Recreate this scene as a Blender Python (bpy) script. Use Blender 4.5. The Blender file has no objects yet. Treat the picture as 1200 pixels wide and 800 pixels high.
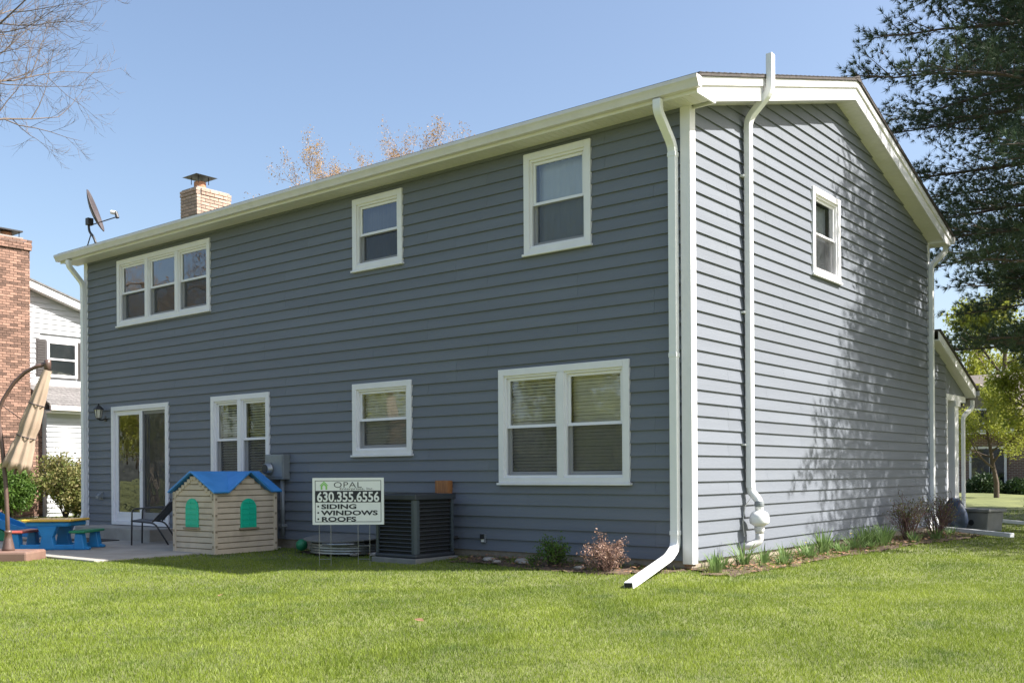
import bpy, bmesh, math, random
import numpy as np
from mathutils import Vector, Matrix
PI = math.pi
random.seed(7)
S = bpy.context.scene
COL = S.collection

# ------------------------------------------------------------------ camera
cam_d = bpy.data.cameras.new("camera")
cam = bpy.data.objects.new("camera", cam_d); COL.objects.link(cam)
YAW, PITCH, ROLL = -0.67522, 0.00128, -0.00635
fw = Vector((math.sin(YAW)*math.cos(PITCH), math.cos(YAW)*math.cos(PITCH), math.sin(PITCH)))
rt = Vector((math.cos(YAW), -math.sin(YAW), 0)); up = rt.cross(fw)
R_ = rt*math.cos(ROLL)+up*math.sin(ROLL); U_ = up*math.cos(ROLL)-rt*math.sin(ROLL)
m = Matrix(((R_.x, U_.x, -fw.x, 5.611), (R_.y, U_.y, -fw.y, -10.301), (R_.z, U_.z, -fw.z, 1.220), (0, 0, 0, 1)))
cam.matrix_world = m
cam_d.sensor_width = 36.0; cam_d.lens = 1178.318/1200*36; cam_d.shift_y = (553.118-400)/1200
cam_d.clip_start = 0.1; cam_d.clip_end = 3000
S.camera = cam

# ------------------------------------------------------------------ world, sun, exposure
SUN = Vector((0.87, 0.46, 1.0)).normalized()
w = bpy.data.worlds.new("World"); S.world = w; w.use_nodes = True
nt = w.node_tree; nt.nodes.clear()
sky = nt.nodes.new("ShaderNodeTexSky"); sky.sky_type = 'NISHITA'; sky.sun_disc = False
sky.sun_elevation = math.asin(SUN.z); sky.sun_rotation = math.atan2(SUN.x, SUN.y)
sky.air_density = 1.0; sky.dust_density = 3.2; sky.ozone_density = 1.0; sky.altitude = 200
bg = nt.nodes.new("ShaderNodeBackground"); bg.inputs[1].default_value = 0.099
wo = nt.nodes.new("ShaderNodeOutputWorld")
nt.links.new(sky.outputs[0], bg.inputs[0]); nt.links.new(bg.outputs[0], wo.inputs[0])
sd = bpy.data.lights.new("sun", 'SUN'); sd.energy = 5.0; sd.angle = math.radians(0.53); sd.color = (1.0, 0.965, 0.915)
so = bpy.data.objects.new("sun", sd); COL.objects.link(so); so.location = (20, 4, 21)
so.rotation_euler = (-SUN).to_track_quat('-Z', 'Y').to_euler()
S.view_settings.view_transform = 'Standard'; S.view_settings.look = 'None'
S.view_settings.exposure = 1.27; S.view_settings.gamma = 1.0
S.view_settings.use_curve_mapping = False
S.render.engine = 'CYCLES'

# ------------------------------------------------------------------ material helpers
MATS = {}
def nn(t, typ, **kw):
    n = t.nodes.new(typ)
    for k, v in kw.items(): setattr(n, k, v)
    return n
def base_mat(name):
    mt = bpy.data.materials.new(name); mt.use_nodes = True
    t = mt.node_tree; b = t.nodes["Principled BSDF"]
    return mt, t, b
def mat(name, col, rough=0.6, var=0.12, scale=6.0, bump=0.0, bscale=80.0, stretch=(1, 1, 1), metal=0.0, rnd=0.0,
        col2=None, spec=0.5, sub=0.0, dirt=0.0, dirtcol=(0.12, 0.10, 0.07), dscale=2.0, island=0.0):
    """procedural paint/plastic/wood: two-tone noise, bump grain, per-object and per-island value change, dirt blotches"""
    mt, t, b = base_mat(name); L = t.links
    tc = nn(t, "ShaderNodeTexCoord"); mp = nn(t, "ShaderNodeMapping"); mp.inputs[3].default_value = stretch
    L.new(tc.outputs["Object"], mp.inputs[0])
    n1 = nn(t, "ShaderNodeTexNoise"); n1.inputs["Scale"].default_value = scale; n1.inputs["Detail"].default_value = 5
    L.new(mp.outputs[0], n1.inputs["Vector"])
    mx = nn(t, "ShaderNodeMix", data_type='RGBA')
    c = np.array(col[:3]); c2 = np.array(col2[:3]) if col2 is not None else c*(1+var)
    c1 = c if col2 is not None else c*(1-var)
    mx.inputs[6].default_value = (*c1, 1); mx.inputs[7].default_value = (*np.minimum(c2, 1), 1)
    rp = nn(t, "ShaderNodeValToRGB"); rp.color_ramp.elements[0].position = .32; rp.color_ramp.elements[1].position = .68
    L.new(n1.outputs["Fac"], rp.inputs[0]); L.new(rp.outputs[0], mx.inputs[0])
    out = mx.outputs[2]
    for amt, src in ((rnd, "obj"), (island, "isl")):
        if amt:
            if src == "obj": r = nn(t, "ShaderNodeObjectInfo").outputs["Random"]
            else: r = nn(t, "ShaderNodeNewGeometry").outputs["Random Per Island"]
            mr = nn(t, "ShaderNodeMapRange"); mr.inputs[3].default_value = 1-amt; mr.inputs[4].default_value = 1+amt
            L.new(r, mr.inputs[0])
            vm = nn(t, "ShaderNodeVectorMath", operation='SCALE'); L.new(out, vm.inputs[0]); L.new(mr.outputs[0], vm.inputs["Scale"])
            out = vm.outputs[0]
    if dirt:
        n3 = nn(t, "ShaderNodeTexNoise"); n3.inputs["Scale"].default_value = dscale; n3.inputs["Detail"].default_value = 8; n3.inputs["Roughness"].default_value = .65
        L.new(tc.outputs["Object"], n3.inputs["Vector"])
        r3 = nn(t, "ShaderNodeMapRange"); r3.inputs[1].default_value = .5; r3.inputs[2].default_value = .75; r3.inputs[4].default_value = dirt
        L.new(n3.outputs["Fac"], r3.inputs[0])
        m3 = nn(t, "ShaderNodeMix", data_type='RGBA'); m3.inputs[7].default_value = (*dirtcol, 1)
        L.new(r3.outputs[0], m3.inputs[0]); L.new(out, m3.inputs[6]); out = m3.outputs[2]
    L.new(out, b.inputs["Base Color"])
    b.inputs["Roughness"].default_value = rough; b.inputs["Metallic"].default_value = metal
    b.inputs["Specular IOR Level"].default_value = spec
    if bump:
        n2 = nn(t, "ShaderNodeTexNoise"); n2.inputs["Scale"].default_value = bscale; n2.inputs["Detail"].default_value = 4
        L.new(mp.outputs[0], n2.inputs["Vector"])
        bp = nn(t, "ShaderNodeBump"); bp.inputs["Strength"].default_value = bump; bp.inputs["Distance"].default_value = .01
        L.new(n2.outputs["Fac"], bp.inputs["Height"]); L.new(bp.outputs[0], b.inputs["Normal"])
    MATS[name] = mt
    return mt
def leaf_mat(name, ca, cb, trans=0.35, rough=0.55, scale=1.0):
    """foliage: colour per leaf (island) between two greens, patches by noise, part translucent"""
    mt, t, b = base_mat(name); L = t.links
    g = nn(t, "ShaderNodeNewGeometry")
    mx = nn(t, "ShaderNodeMix", data_type='RGBA'); mx.inputs[6].default_value = (*ca, 1); mx.inputs[7].default_value = (*cb, 1)
    tc = nn(t, "ShaderNodeTexCoord"); n1 = nn(t, "ShaderNodeTexNoise"); n1.inputs["Scale"].default_value = scale; n1.inputs["Detail"].default_value = 3
    L.new(tc.outputs["Object"], n1.inputs["Vector"])
    ad = nn(t, "ShaderNodeMath", operation='MULTIPLY_ADD'); ad.inputs[1].default_value = .5
    ns = nn(t, "ShaderNodeMapRange"); ns.inputs[1].default_value = .3; ns.inputs[2].default_value = .7; ns.inputs[4].default_value = .5
    L.new(n1.outputs["Fac"], ns.inputs[0])
    L.new(g.outputs["Random Per Island"], ad.inputs[0]); L.new(ns.outputs[0], ad.inputs[2]); L.new(ad.outputs[0], mx.inputs[0])
    L.new(mx.outputs[2], b.inputs["Base Color"]); b.inputs["Roughness"].default_value = rough; b.inputs["Specular IOR Level"].default_value = .3
    tr = nn(t, "ShaderNodeBsdfTranslucent"); L.new(mx.outputs[2], tr.inputs[0])
    ms = nn(t, "ShaderNodeMixShader"); ms.inputs[0].default_value = trans
    o = t.nodes["Material Output"]
    L.new(b.outputs[0], ms.inputs[1]); L.new(tr.outputs[0], ms.inputs[2]); L.new(ms.outputs[0], o.inputs[0])
    MATS[name] = mt
    return mt
def glass_mat(name, tint=(0.94, 0.96, 0.95), mul=2.8):
    mt, t, b = base_mat(name); L = t.links; t.nodes.remove(b)
    tr = nn(t, "ShaderNodeBsdfTransparent"); tr.inputs[0].default_value = (*tint, 1)
    gl = nn(t, "ShaderNodeBsdfGlossy"); gl.inputs["Roughness"].default_value = .004
    fr = nn(t, "ShaderNodeFresnel"); fr.inputs[0].default_value = 1.52
    mu = nn(t, "ShaderNodeMath", operation='MULTIPLY', use_clamp=True); mu.inputs[1].default_value = mul
    tc = nn(t, "ShaderNodeTexCoord"); n = nn(t, "ShaderNodeTexNoise"); n.inputs["Scale"].default_value = 3.2; n.inputs["Detail"].default_value = 1.5
    L.new(tc.outputs["Object"], n.inputs["Vector"])
    bp = nn(t, "ShaderNodeBump"); bp.inputs["Strength"].default_value = .16; bp.inputs["Distance"].default_value = .03
    L.new(n.outputs["Fac"], bp.inputs["Height"]); L.new(bp.outputs[0], gl.inputs["Normal"])
    L.new(fr.outputs[0], mu.inputs[0])
    ms = nn(t, "ShaderNodeMixShader"); L.new(mu.outputs[0], ms.inputs[0]); L.new(tr.outputs[0], ms.inputs[1]); L.new(gl.outputs[0], ms.inputs[2])
    L.new(ms.outputs[0], t.nodes["Material Output"].inputs[0]); MATS[name] = mt
    return mt
def screen_mat(name, cover=.45, col=(.035, .037, .04)):
    """insect screen: wires too fine to model, a partly open dark sheet"""
    mt, t, b = base_mat(name); L = t.links
    b.inputs["Base Color"].default_value = (*col, 1); b.inputs["Roughness"].default_value = .6
    tr = nn(t, "ShaderNodeBsdfTransparent"); ms = nn(t, "ShaderNodeMixShader"); ms.inputs[0].default_value = cover
    L.new(tr.outputs[0], ms.inputs[1]); L.new(b.outputs[0], ms.inputs[2]); L.new(ms.outputs[0], t.nodes["Material Output"].inputs[0])
    MATS[name] = mt
    return mt

# siding: painted fibre cement, long horizontal wood grain
mat("siding", (.151, .165, .190), rough=.55, var=.05, scale=1.6, bump=.22, bscale=26, stretch=(.25, .25, 5), rnd=.045, spec=.4, dirt=.10, dirtcol=(.20, .21, .20), dscale=.9)
mat("trim", (.78, .765, .775), rough=.45, var=.03, scale=3, bump=.05, bscale=40, dirt=.12, dirtcol=(.45, .43, .37), dscale=2.5)
mat("vinyl", (.80, .785, .795), rough=.35, var=.02, scale=4, dirt=.08, dirtcol=(.5, .48, .42))
mat("soffit", (.70, .68, .655), rough=.5, var=.03, scale=3)
mat("gutter", (.66, .63, .62), rough=.35, var=.03, scale=4, dirt=.25, dirtcol=(.42, .40, .32), dscale=5)
mat("pipe", (.80, .80, .79), rough=.3, var=.02, scale=5, dirt=.06, dirtcol=(.5, .48, .42))
mat("shingle", (.065, .055, .05), rough=.9, var=.4, scale=30, bump=.6, bscale=90)
mat("shingle_grey", (.16, .15, .145), rough=.9, var=.3, scale=12, bump=.5, bscale=60, island=.15)
mat("concrete", (.34, .32, .28), rough=.85, var=.12, scale=3, bump=.25, bscale=120, dirt=.45, dirtcol=(.16, .14, .12), dscale=1.2)
mat("foundation", (.30, .25, .19), rough=.9, var=.15, scale=9, bump=.5, bscale=60, dirt=.4)
mat("foundation_brick", (.30, .16, .10), rough=.9, var=.2, scale=25, bump=.4, bscale=70)
mat("interior", (.20, .18, .15), rough=.9, var=.08)
mat("blind", (.88, .83, .72), rough=.6, var=.05)
mat("blind_pale", (.80, .78, .72), rough=.6, var=.05)
mat("shade_white", (.66, .70, .74), rough=.8, var=.02)
mat("curtain_dark", (.10, .09, .09), rough=.9, var=.2, scale=4, stretch=(6, 1, .3))
mat("brick_tan", (.40, .285, .215), rough=.9, var=.15, scale=20, bump=.4, bscale=60, rnd=.22)
mat("mortar", (.30, .275, .25), rough=.95, var=.1, scale=20, bump=.4, bscale=80)
mat("brick_red", (.23, .135, .098), rough=.9, var=.12, scale=15, bump=.4, bscale=60, island=.5)
mat("clay_flue", (.45, .22, .12), rough=.8, var=.15)
mat("black_metal", (.022, .022, .024), rough=.45, var=.1)
mat("dark_metal", (.05, .05, .052), rough=.5, var=.2, dirt=.2, dirtcol=(.12, .07, .04))
mat("grey_metal", (.22, .24, .25), rough=.45, var=.06, metal=.2, dirt=.15, dirtcol=(.3, .3, .28))
mat("galv", (.33, .34, .34), rough=.38, var=.15, scale=14, metal=.75)
mat("dish", (.06, .048, .048), rough=.55, var=.1, dirt=.3, dirtcol=(.2, .18, .16))
mat("ac_dark", (.034, .040, .047), rough=.5, var=.12, scale=7, dirt=.25, dirtcol=(.12, .12, .11))
mat("ac_post", (.055, .070, .078), rough=.45, var=.08)
mat("ac_core", (.02, .021, .022), rough=.8, var=.3, scale=60, bump=.8, bscale=200, stretch=(1, 1, .15))
mat("sign_white", (.70, .73, .70), rough=.4, var=.02)
mat("sign_ink", (.012, .014, .02), rough=.5, var=0)
mat("sign_green", (.22, .50, .12), rough=.5, var=.05)
mat("sign_teal", (.05, .16, .12), rough=.5, var=.05)
mat("toy_beige", (.60, .50, .37), rough=.55, var=.06, scale=5, bump=.15, bscale=60, dirt=.35, dirtcol=(.26, .21, .14), dscale=3)
mat("toy_beige_dark", (.30, .24, .16), rough=.6, var=.1, scale=5)
mat("toy_blue", (.05, .26, .62), rough=.45, var=.12, scale=4, bump=.1, bscale=50, dirt=.25, dirtcol=(.12, .25, .42), dscale=4)
mat("toy_blue2", (.012, .20, .48), rough=.4, var=.1, dirt=.15, dirtcol=(.08, .2, .3))
mat("toy_green", (.01, .52, .32), rough=.42, var=.06, scale=4)
mat("toy_dgreen", (.02, .20, .09), rough=.45, var=.1)
mat("toy_yellow", (.70, .42, .05), rough=.4, var=.08)
mat("toy_red", (.55, .11, .08), rough=.42, var=.1, dirt=.2, dirtcol=(.5, .3, .25))
mat("toy_orange", (.60, .20, .06), rough=.45, var=.1)
mat("umb_bronze", (.115, .070, .055), rough=.42, var=.15, spec=.6)
mat("umb_base", (.20, .115, .085), rough=.6, var=.12, bump=.2, bscale=60, dirt=.3, dirtcol=(.28, .22, .17))
mat("canvas", (.40, .30, .22), rough=.85, var=.08, scale=5, bump=.2, bscale=150)
mat("canvas_dark", (.05, .04, .04), rough=.9)
mat("sling", (.16, .17, .18), rough=.8, var=.1)
mat("cedar", (.36, .15, .05), rough=.7, var=.25, scale=6, stretch=(8, 8, .8), bump=.3, bscale=50)
mat("mulch", (.085, .055, .036), rough=.95, var=.6, scale=38, bump=1.0, bscale=45, dirt=.6, dirtcol=(.30, .22, .12), dscale=7)
mat("bark", (.12, .09, .07), rough=.95, var=.35, scale=14, stretch=(3, 3, .5), bump=.8, bscale=30)
mat("bark_pale", (.27, .22, .17), rough=.9, var=.3, scale=12, stretch=(3, 3, .5), bump=.5, bscale=40)
mat("bark_mid", (.15, .115, .09), rough=.9, var=.3, scale=12, stretch=(3, 3, .5), bump=.5, bscale=40)
mat("twig_red", (.16, .09, .075), rough=.9, var=.3)
mat("white_siding", (.50, .51, .525), rough=.5, var=.02, rnd=.02)
mat("shutter", (.055, .048, .045), rough=.6, var=.1)
mat("rubber", (.025, .024, .024), rough=.8, var=.2, scale=20, bump=.3)
mat("lamp_glass", (.55, .53, .46), rough=.2, var=.05)
mat("bag_blue", (.035, .05, .085), rough=.4, var=.4, scale=9, bump=.5, bscale=12)
mat("box_grey", (.20, .20, .185), rough=.6, var=.1, dirt=.3)
mat("brown_leaf", (.24, .13, .07), rough=.8, var=.3, scale=20)
mat("asphalt", (.055, .055, .056), rough=.9, var=.2, scale=30, bump=.4, bscale=150)
mat("roof_tan", (.20, .17, .145), rough=.9, var=.2, scale=8, bump=.5, bscale=30)
mat("stone", (.33, .30, .26), rough=.9, var=.2, scale=8, bump=.5, bscale=40, rnd=.2)
mat("cable", (.03, .03, .03), rough=.6)
glass_mat("glass"); glass_mat("glass_far", (.5, .53, .55), 2.2)
screen_mat("screen")
def brick_far():
    mt, t, b = base_mat("brick_far"); L = t.links
    tc = nn(t, "ShaderNodeTexCoord"); mp = nn(t, "ShaderNodeMapping"); mp.inputs[2].default_value = (PI/2, 0, 0)
    L.new(tc.outputs["Object"], mp.inputs[0])
    br = nn(t, "ShaderNodeTexBrick"); br.inputs["Scale"].default_value = 1.0; br.inputs["Brick Width"].default_value = .22; br.inputs["Row Height"].default_value = .076; br.inputs["Mortar Size"].default_value = .012
    br.inputs["Color1"].default_value = (.20, .105, .075, 1); br.inputs["Color2"].default_value = (.13, .07, .055, 1); br.inputs["Mortar"].default_value = (.30, .27, .24, 1)
    L.new(mp.outputs[0], br.inputs["Vector"]); L.new(br.outputs["Color"], b.inputs["Base Color"]); b.inputs["Roughness"].default_value = .9
    MATS["brick_far"] = mt
brick_far()
# grass
def grass_mats():
    mt, t, b = base_mat("grass"); L = t.links
    g = nn(t, "ShaderNodeNewGeometry")
    at = nn(t, "ShaderNodeAttribute", attribute_name="tone")
    tc = nn(t, "ShaderNodeTexCoord")
    n1 = nn(t, "ShaderNodeTexNoise"); n1.inputs["Scale"].default_value = .55; n1.inputs["Detail"].default_value = 6; n1.inputs["Roughness"].default_value = .62
    L.new(tc.outputs["Object"], n1.inputs["Vector"])
    ma = nn(t, "ShaderNodeMapRange"); ma.inputs[1].default_value = .36; ma.inputs[2].default_value = .64; L.new(n1.outputs["Fac"], ma.inputs[0])
    mx = nn(t, "ShaderNodeMix", data_type='RGBA'); mx.inputs[6].default_value = (.088, .148, .013, 1); mx.inputs[7].default_value = (.330, .395, .052, 1)
    ad = nn(t, "ShaderNodeMath", operation='MULTIPLY_ADD'); ad.inputs[1].default_value = .55
    sc = nn(t, "ShaderNodeMath", operation='MULTIPLY'); sc.inputs[1].default_value = .45; L.new(ma.outputs[0], sc.inputs[0])
    L.new(at.outputs["Fac"], ad.inputs[0]); L.new(sc.outputs[0], ad.inputs[2]); L.new(ad.outputs[0], mx.inputs[0])
    # cooler, darker patches of clover and coarse grass
    n4 = nn(t, "ShaderNodeTexNoise"); n4.inputs["Scale"].default_value = 1.7; n4.inputs["Detail"].default_value = 4
    L.new(tc.outputs["Object"], n4.inputs["Vector"])
    m4 = nn(t, "ShaderNodeMapRange"); m4.inputs[1].default_value = .56; m4.inputs[2].default_value = .70; m4.inputs[4].default_value = .6; L.new(n4.outputs["Fac"], m4.inputs[0])
    mc = nn(t, "ShaderNodeMix", data_type='RGBA'); mc.inputs[7].default_value = (.085, .15, .035, 1); L.new(m4.outputs[0], mc.inputs[0]); L.new(mx.outputs[2], mc.inputs[6])
    # a few straw blades
    gt = nn(t, "ShaderNodeMath", operation='GREATER_THAN'); gt.inputs[1].default_value = .90; L.new(at.outputs["Fac"], gt.inputs[0])
    m2 = nn(t, "ShaderNodeMix", data_type='RGBA'); m2.inputs[7].default_value = (.46, .42, .22, 1)
    L.new(gt.outputs[0], m2.inputs[0]); L.new(mc.outputs[2], m2.inputs[6])
    L.new(m2.outputs[2], b.inputs["Base Color"]); b.inputs["Roughness"].default_value = .5; b.inputs["Specular IOR Level"].default_value = .35
    tr = nn(t, "ShaderNodeBsdfTranslucent"); L.new(m2.outputs[2], tr.inputs[0])
    ms = nn(t, "ShaderNodeMixShader"); ms.inputs[0].default_value = .4
    L.new(b.outputs[0], ms.inputs[1]); L.new(tr.outputs[0], ms.inputs[2]); L.new(ms.outputs[0], t.nodes["Material Output"].inputs[0])
    MATS["grass"] = mt
grass_mats()
mat("lawn_ground", (.085, .10, .030), rough=.95, col2=(.16, .175, .055), scale=1.2, bump=.6, bscale=40)
leaf_mat("pine_needles", (.042, .078, .044), (.125, .165, .082), trans=.25, scale=.5)
leaf_mat("leaf_lime", (.20, .25, .03), (.36, .36, .06), trans=.45)
leaf_mat("leaf_green", (.05, .12, .02), (.14, .22, .04), trans=.4, scale=3)
leaf_mat("leaf_mixed", (.10, .17, .03), (.27, .20, .09), trans=.35, scale=3)
leaf_mat("leaf_dark", (.015, .035, .012), (.05, .085, .025), trans=.2, scale=2)
leaf_mat("leaf_pink", (.26, .15, .11), (.40, .27, .20), trans=.3, scale=6)
leaf_mat("leaf_daff", (.10, .19, .05), (.24, .33, .12), trans=.35, scale=5)
leaf_mat("bud_orange", (.36, .20, .09), (.48, .33, .13), trans=.3)
leaf_mat("petal_yellow", (.75, .60, .06), (.80, .70, .15), trans=.3)

# ------------------------------------------------------------------ mesh helpers
class MB:
    def __init__(s): s.v = []; s.f = []
    def add(s, vs, fs):
        o = len(s.v); s.v += [tuple(p) for p in vs]; s.f += [tuple(i+o for i in q) for q in fs]; return s
    def box(s, a, b):
        (x0, y0, z0), (x1, y1, z1) = a, b
        if x0 > x1: x0, x1 = x1, x0
        if y0 > y1: y0, y1 = y1, y0
        if z0 > z1: z0, z1 = z1, z0
        return s.add([(x0,y0,z0),(x1,y0,z0),(x1,y1,z0),(x0,y1,z0),(x0,y0,z1),(x1,y0,z1),(x1,y1,z1),(x0,y1,z1)],
                     [(0,3,2,1),(4,5,6,7),(0,1,5,4),(1,2,6,5),(2,3,7,6),(3,0,4,7)])
    def prism(s, pts, axis, a, b):
        """pts: 2-D polygon in the plane normal to axis; extruded from a to b along axis"""
        n = len(pts)
        def P(p, h):
            if axis == 0: return (h, p[0], p[1])
            if axis == 1: return (p[0], h, p[1])
            return (p[0], p[1], h)
        vs = [P(p, a) for p in pts]+[P(p, b) for p in pts]
        fs = [tuple(range(n))[::-1], tuple(range(n, 2*n))]+[(i, (i+1) % n, (i+1) % n+n, i+n) for i in range(n)]
        return s.add(vs, fs)
    def tube(s, path, rad, n=8, cap=True):
        path = [Vector(p) for p in path]
        if not hasattr(rad, '__len__'): rad = [rad]*len(path)
        vs = []; fs = []; side = None
        for i, p in enumerate(path):
            t = (path[min(i+1, len(path)-1)]-path[max(i-1, 0)]).normalized()
            if side is None:
                side = t.orthogonal().normalized()
            else:
                side = (side-t*side.dot(t)).normalized()
            bi = t.cross(side)
            for k in range(n):
                a = 2*PI*k/n; vs.append(p+(side*math.cos(a)+bi*math.sin(a))*rad[i])
        for i in range(len(path)-1):
            for k in range(n):
                fs.append((i*n+k, i*n+(k+1) % n, (i+1)*n+(k+1) % n, (i+1)*n+k))
        if cap: fs += [tuple(range(n))[::-1], tuple(range((len(path)-1)*n, len(path)*n))]
        return s.add(vs, fs)
    def sweep(s, path, side, prof, cap=True):
        """profile (list of (a,b)) swept along path; a along side, b along tangent x side"""
        path = [Vector(p) for p in path]; side = Vector(side).normalized(); n = len(prof); vs = []; fs = []
        for i, p in enumerate(path):
            t0 = (path[i]-path[i-1]).normalized() if i else None
            t1 = (path[i+1]-path[i]).normalized() if i < len(path)-1 else None
            t = ((t0 or t1)+(t1 or t0)).normalized()
            sd = (side-t*side.dot(t)).normalized(); bi = t.cross(sd)
            k = 1.0
            if t0 and t1: k = 1/max(.5, t.dot(t1))
            for a, b in prof: vs.append(p+sd*a+bi*b*k)
        for i in range(len(path)-1):
            for k in range(n): fs.append((i*n+k, i*n+(k+1) % n, (i+1)*n+(k+1) % n, (i+1)*n+k))
        if cap: fs += [tuple(range(n))[::-1], tuple(range((len(path)-1)*n, len(path)*n))]
        return s.add(vs, fs)
    def lathe(s, prof, c=(0, 0, 0), n=20):
        vs = []; fs = []
        for r, z in prof:
            for k in range(n):
                a = 2*PI*k/n; vs.append((c[0]+r*math.cos(a), c[1]+r*math.sin(a), c[2]+z))
        for i in range(len(prof)-1):
            for k in range(n): fs.append((i*n+k, i*n+(k+1) % n, (i+1)*n+(k+1) % n, (i+1)*n+k))
        fs += [tuple(range(n))[::-1], tuple(range((len(prof)-1)*n, len(prof)*n))]
        return s.add(vs, fs)
    def build(s, name, mt, parent=None, loc=None, rot=None, smooth=False, bevel=0, recalc=True, kind=None, label=None):
        me = bpy.data.meshes.new(name); me.from_pydata(s.v, [], s.f)
        if recalc:
            bm = bmesh.new(); bm.from_mesh(me); bmesh.ops.recalc_face_normals(bm, faces=bm.faces); bm.to_mesh(me); bm.free()
        me.materials.append(MATS[mt] if isinstance(mt, str) else mt)
        if smooth: me.polygons.foreach_set("use_smooth", [True]*len(me.polygons))
        o = bpy.data.objects.new(name, me); COL.objects.link(o)
        if parent: o.parent = parent
        if loc is not None: o.location = loc
        if rot is not None: o.rotation_euler = rot
        if bevel:
            b = o.modifiers.new("bevel", 'BEVEL'); b.width = bevel; b.segments = 2; b.limit_method = 'ANGLE'; b.angle_limit = math.radians(40)
        if kind: o["kind"] = kind
        if label: o["label"] = label
        return o
def mesh_np(name, V, Fc, nper, mt, parent=None, smooth=False, attr=None):
    """big meshes from numpy arrays: V (n,3), Fc flat indices, nper corners per face"""
    me = bpy.data.meshes.new(name); nf = len(Fc)//nper
    me.vertices.add(len(V)); me.vertices.foreach_set("co", np.asarray(V, dtype=np.float32).ravel())
    me.loops.add(len(Fc)); me.loops.foreach_set("vertex_index", np.asarray(Fc, dtype=np.int32))
    me.polygons.add(nf); me.polygons.foreach_set("loop_start", np.arange(0, nf*nper, nper, dtype=np.int32))
    if smooth: me.polygons.foreach_set("use_smooth", np.ones(nf, dtype=bool))
    if attr is not None:
        a = me.attributes.new("tone", 'FLOAT', 'POINT'); a.data.foreach_set("value", np.asarray(attr, dtype=np.float32))
    me.update(calc_edges=True)
    me.materials.append(MATS[mt] if isinstance(mt, str) else mt)
    o = bpy.data.objects.new(name, me); COL.objects.link(o)
    if parent: o.parent = parent
    return o
def tag(o, label=None, cat=None, group=None, kind=None):
    if label: o["label"] = label
    if cat: o["category"] = cat
    if group: o["group"] = group
    if kind: o["kind"] = kind
    return o
def thing(name, label, cat, loc=(0, 0, 0), rz=0, group=None):
    o = bpy.data.objects.new(name, None); COL.objects.link(o); o.location = loc; o.rotation_euler = (0, 0, rz)
    o.empty_display_size = .2
    return tag(o, label, cat, group)
def copy_tree(o, parent=None):
    c = o.copy(); COL.objects.link(c); c.parent = parent
    for ch in list(o.children): copy_tree(ch, c)
    return c
def smoothstep(a, b, x):
    t = np.clip((x-a)/(b-a), 0, 1); return t*t*(3-2*t)

# ------------------------------------------------------------------ ground
def ground_z(x, y):
    x = np.asarray(x, dtype=float); y = np.asarray(y, dtype=float)
    d = np.hypot(np.maximum(0, np.maximum(x, -13.45-x)), np.maximum(0, np.maximum(-y, y-12)))
    slope = .10-.032*np.minimum(d, 2.0)-.007*np.maximum(0, np.minimum(d, 16)-2.0)
    flat = .05-.004*np.maximum(0, np.minimum(d, 16)-4)
    k = smoothstep(-5.6, -3.6, x)
    z = slope*k+flat*(1-k)
    far = smoothstep(6, 20, d)
    z = z+(.03*np.sin(x*.35+1)*np.cos(y*.3)+.015*np.sin(x*.9+y*.7))*smoothstep(2.5, 6, d)+.25*far*smoothstep(14, 30, np.abs(y))
    return z
gx = np.concatenate([-np.geomspace(700, 32, 22), np.arange(-30, 24.1, .5), np.geomspace(26, 700, 22)])
gy = np.concatenate([-np.geomspace(700, 26, 22), np.arange(-24, 30.1, .5), np.geomspace(32, 700, 22)])
XX, YY = np.meshgrid(gx, gy, indexing='ij'); ZZ = ground_z(XX, YY)
V = np.stack([XX, YY, ZZ], -1).reshape(-1, 3); ny = len(gy)
ii, jj = np.meshgrid(np.arange(len(gx)-1), np.arange(ny-1), indexing='ij'); a = (ii*ny+jj).ravel()
Fc = np.stack([a, a+ny, a+ny+1, a+1], -1).ravel()
lawn = mesh_np("lawn", V, Fc, 4, "lawn_ground", smooth=True); tag(lawn, kind="structure")
# patio slab beside the door, with two control joints
pb = MB(); PZ = .075
PX0, PX1, PY0 = -14.6, -7.35, -3.2
xs = [PX0, -12.3, -9.85, PX1]; ys = [PY0, -1.62, -.02]
patio = MB().box((PX0, PY0, -.12), (PX1, -.02, .055)).build("patio", "concrete"); tag(patio, kind="structure")
for i in range(3):
    for j in range(2):
        MB().box((xs[i]+.006, ys[j]+.006, .05), (xs[i+1]-.006, ys[j+1]-.006, PZ)).build("slab", "concrete", patio, bevel=.008)
# planting beds: uneven mulch
def bed(name, poly, h=.035, step=.09, seed=0):
    rng = np.random.default_rng(seed)
    px = np.array(poly); x0, y0 = px.min(0); x1, y1 = px.max(0)
    def inside(x, y):
        c = np.zeros(x.shape, bool); j = len(px)-1
        for i in range(len(px)):
            xi, yi = px[i]; xj, yj = px[j]
            c ^= ((yi > y) != (yj > y)) & (x < (xj-xi)*(y-yi)/(yj-yi+1e-12)+xi); j = i
        return c
    X, Y = np.meshgrid(np.arange(x0, x1+step, step), np.arange(y0, y1+step, step), indexing='ij')
    X = X+rng.uniform(-.02, .02, X.shape); Y = Y+rng.uniform(-.02, .02, Y.shape)
    Z = ground_z(X, Y)-.006+rng.uniform(0, h, X.shape)
    n = X.shape[1]; I, J = np.meshgrid(np.arange(X.shape[0]-1), np.arange(n-1), indexing='ij')
    k = inside(X[:-1, :-1]+step/2, Y[:-1, :-1]+step/2).ravel(); a = (I*n+J).ravel()[k]
    o = mesh_np(name, np.stack([X, Y, Z], -1).reshape(-1, 3), np.stack([a, a+n, a+n+1, a+1], -1).ravel(), 4, "mulch")
    return tag(o, kind="structure"), inside
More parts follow.
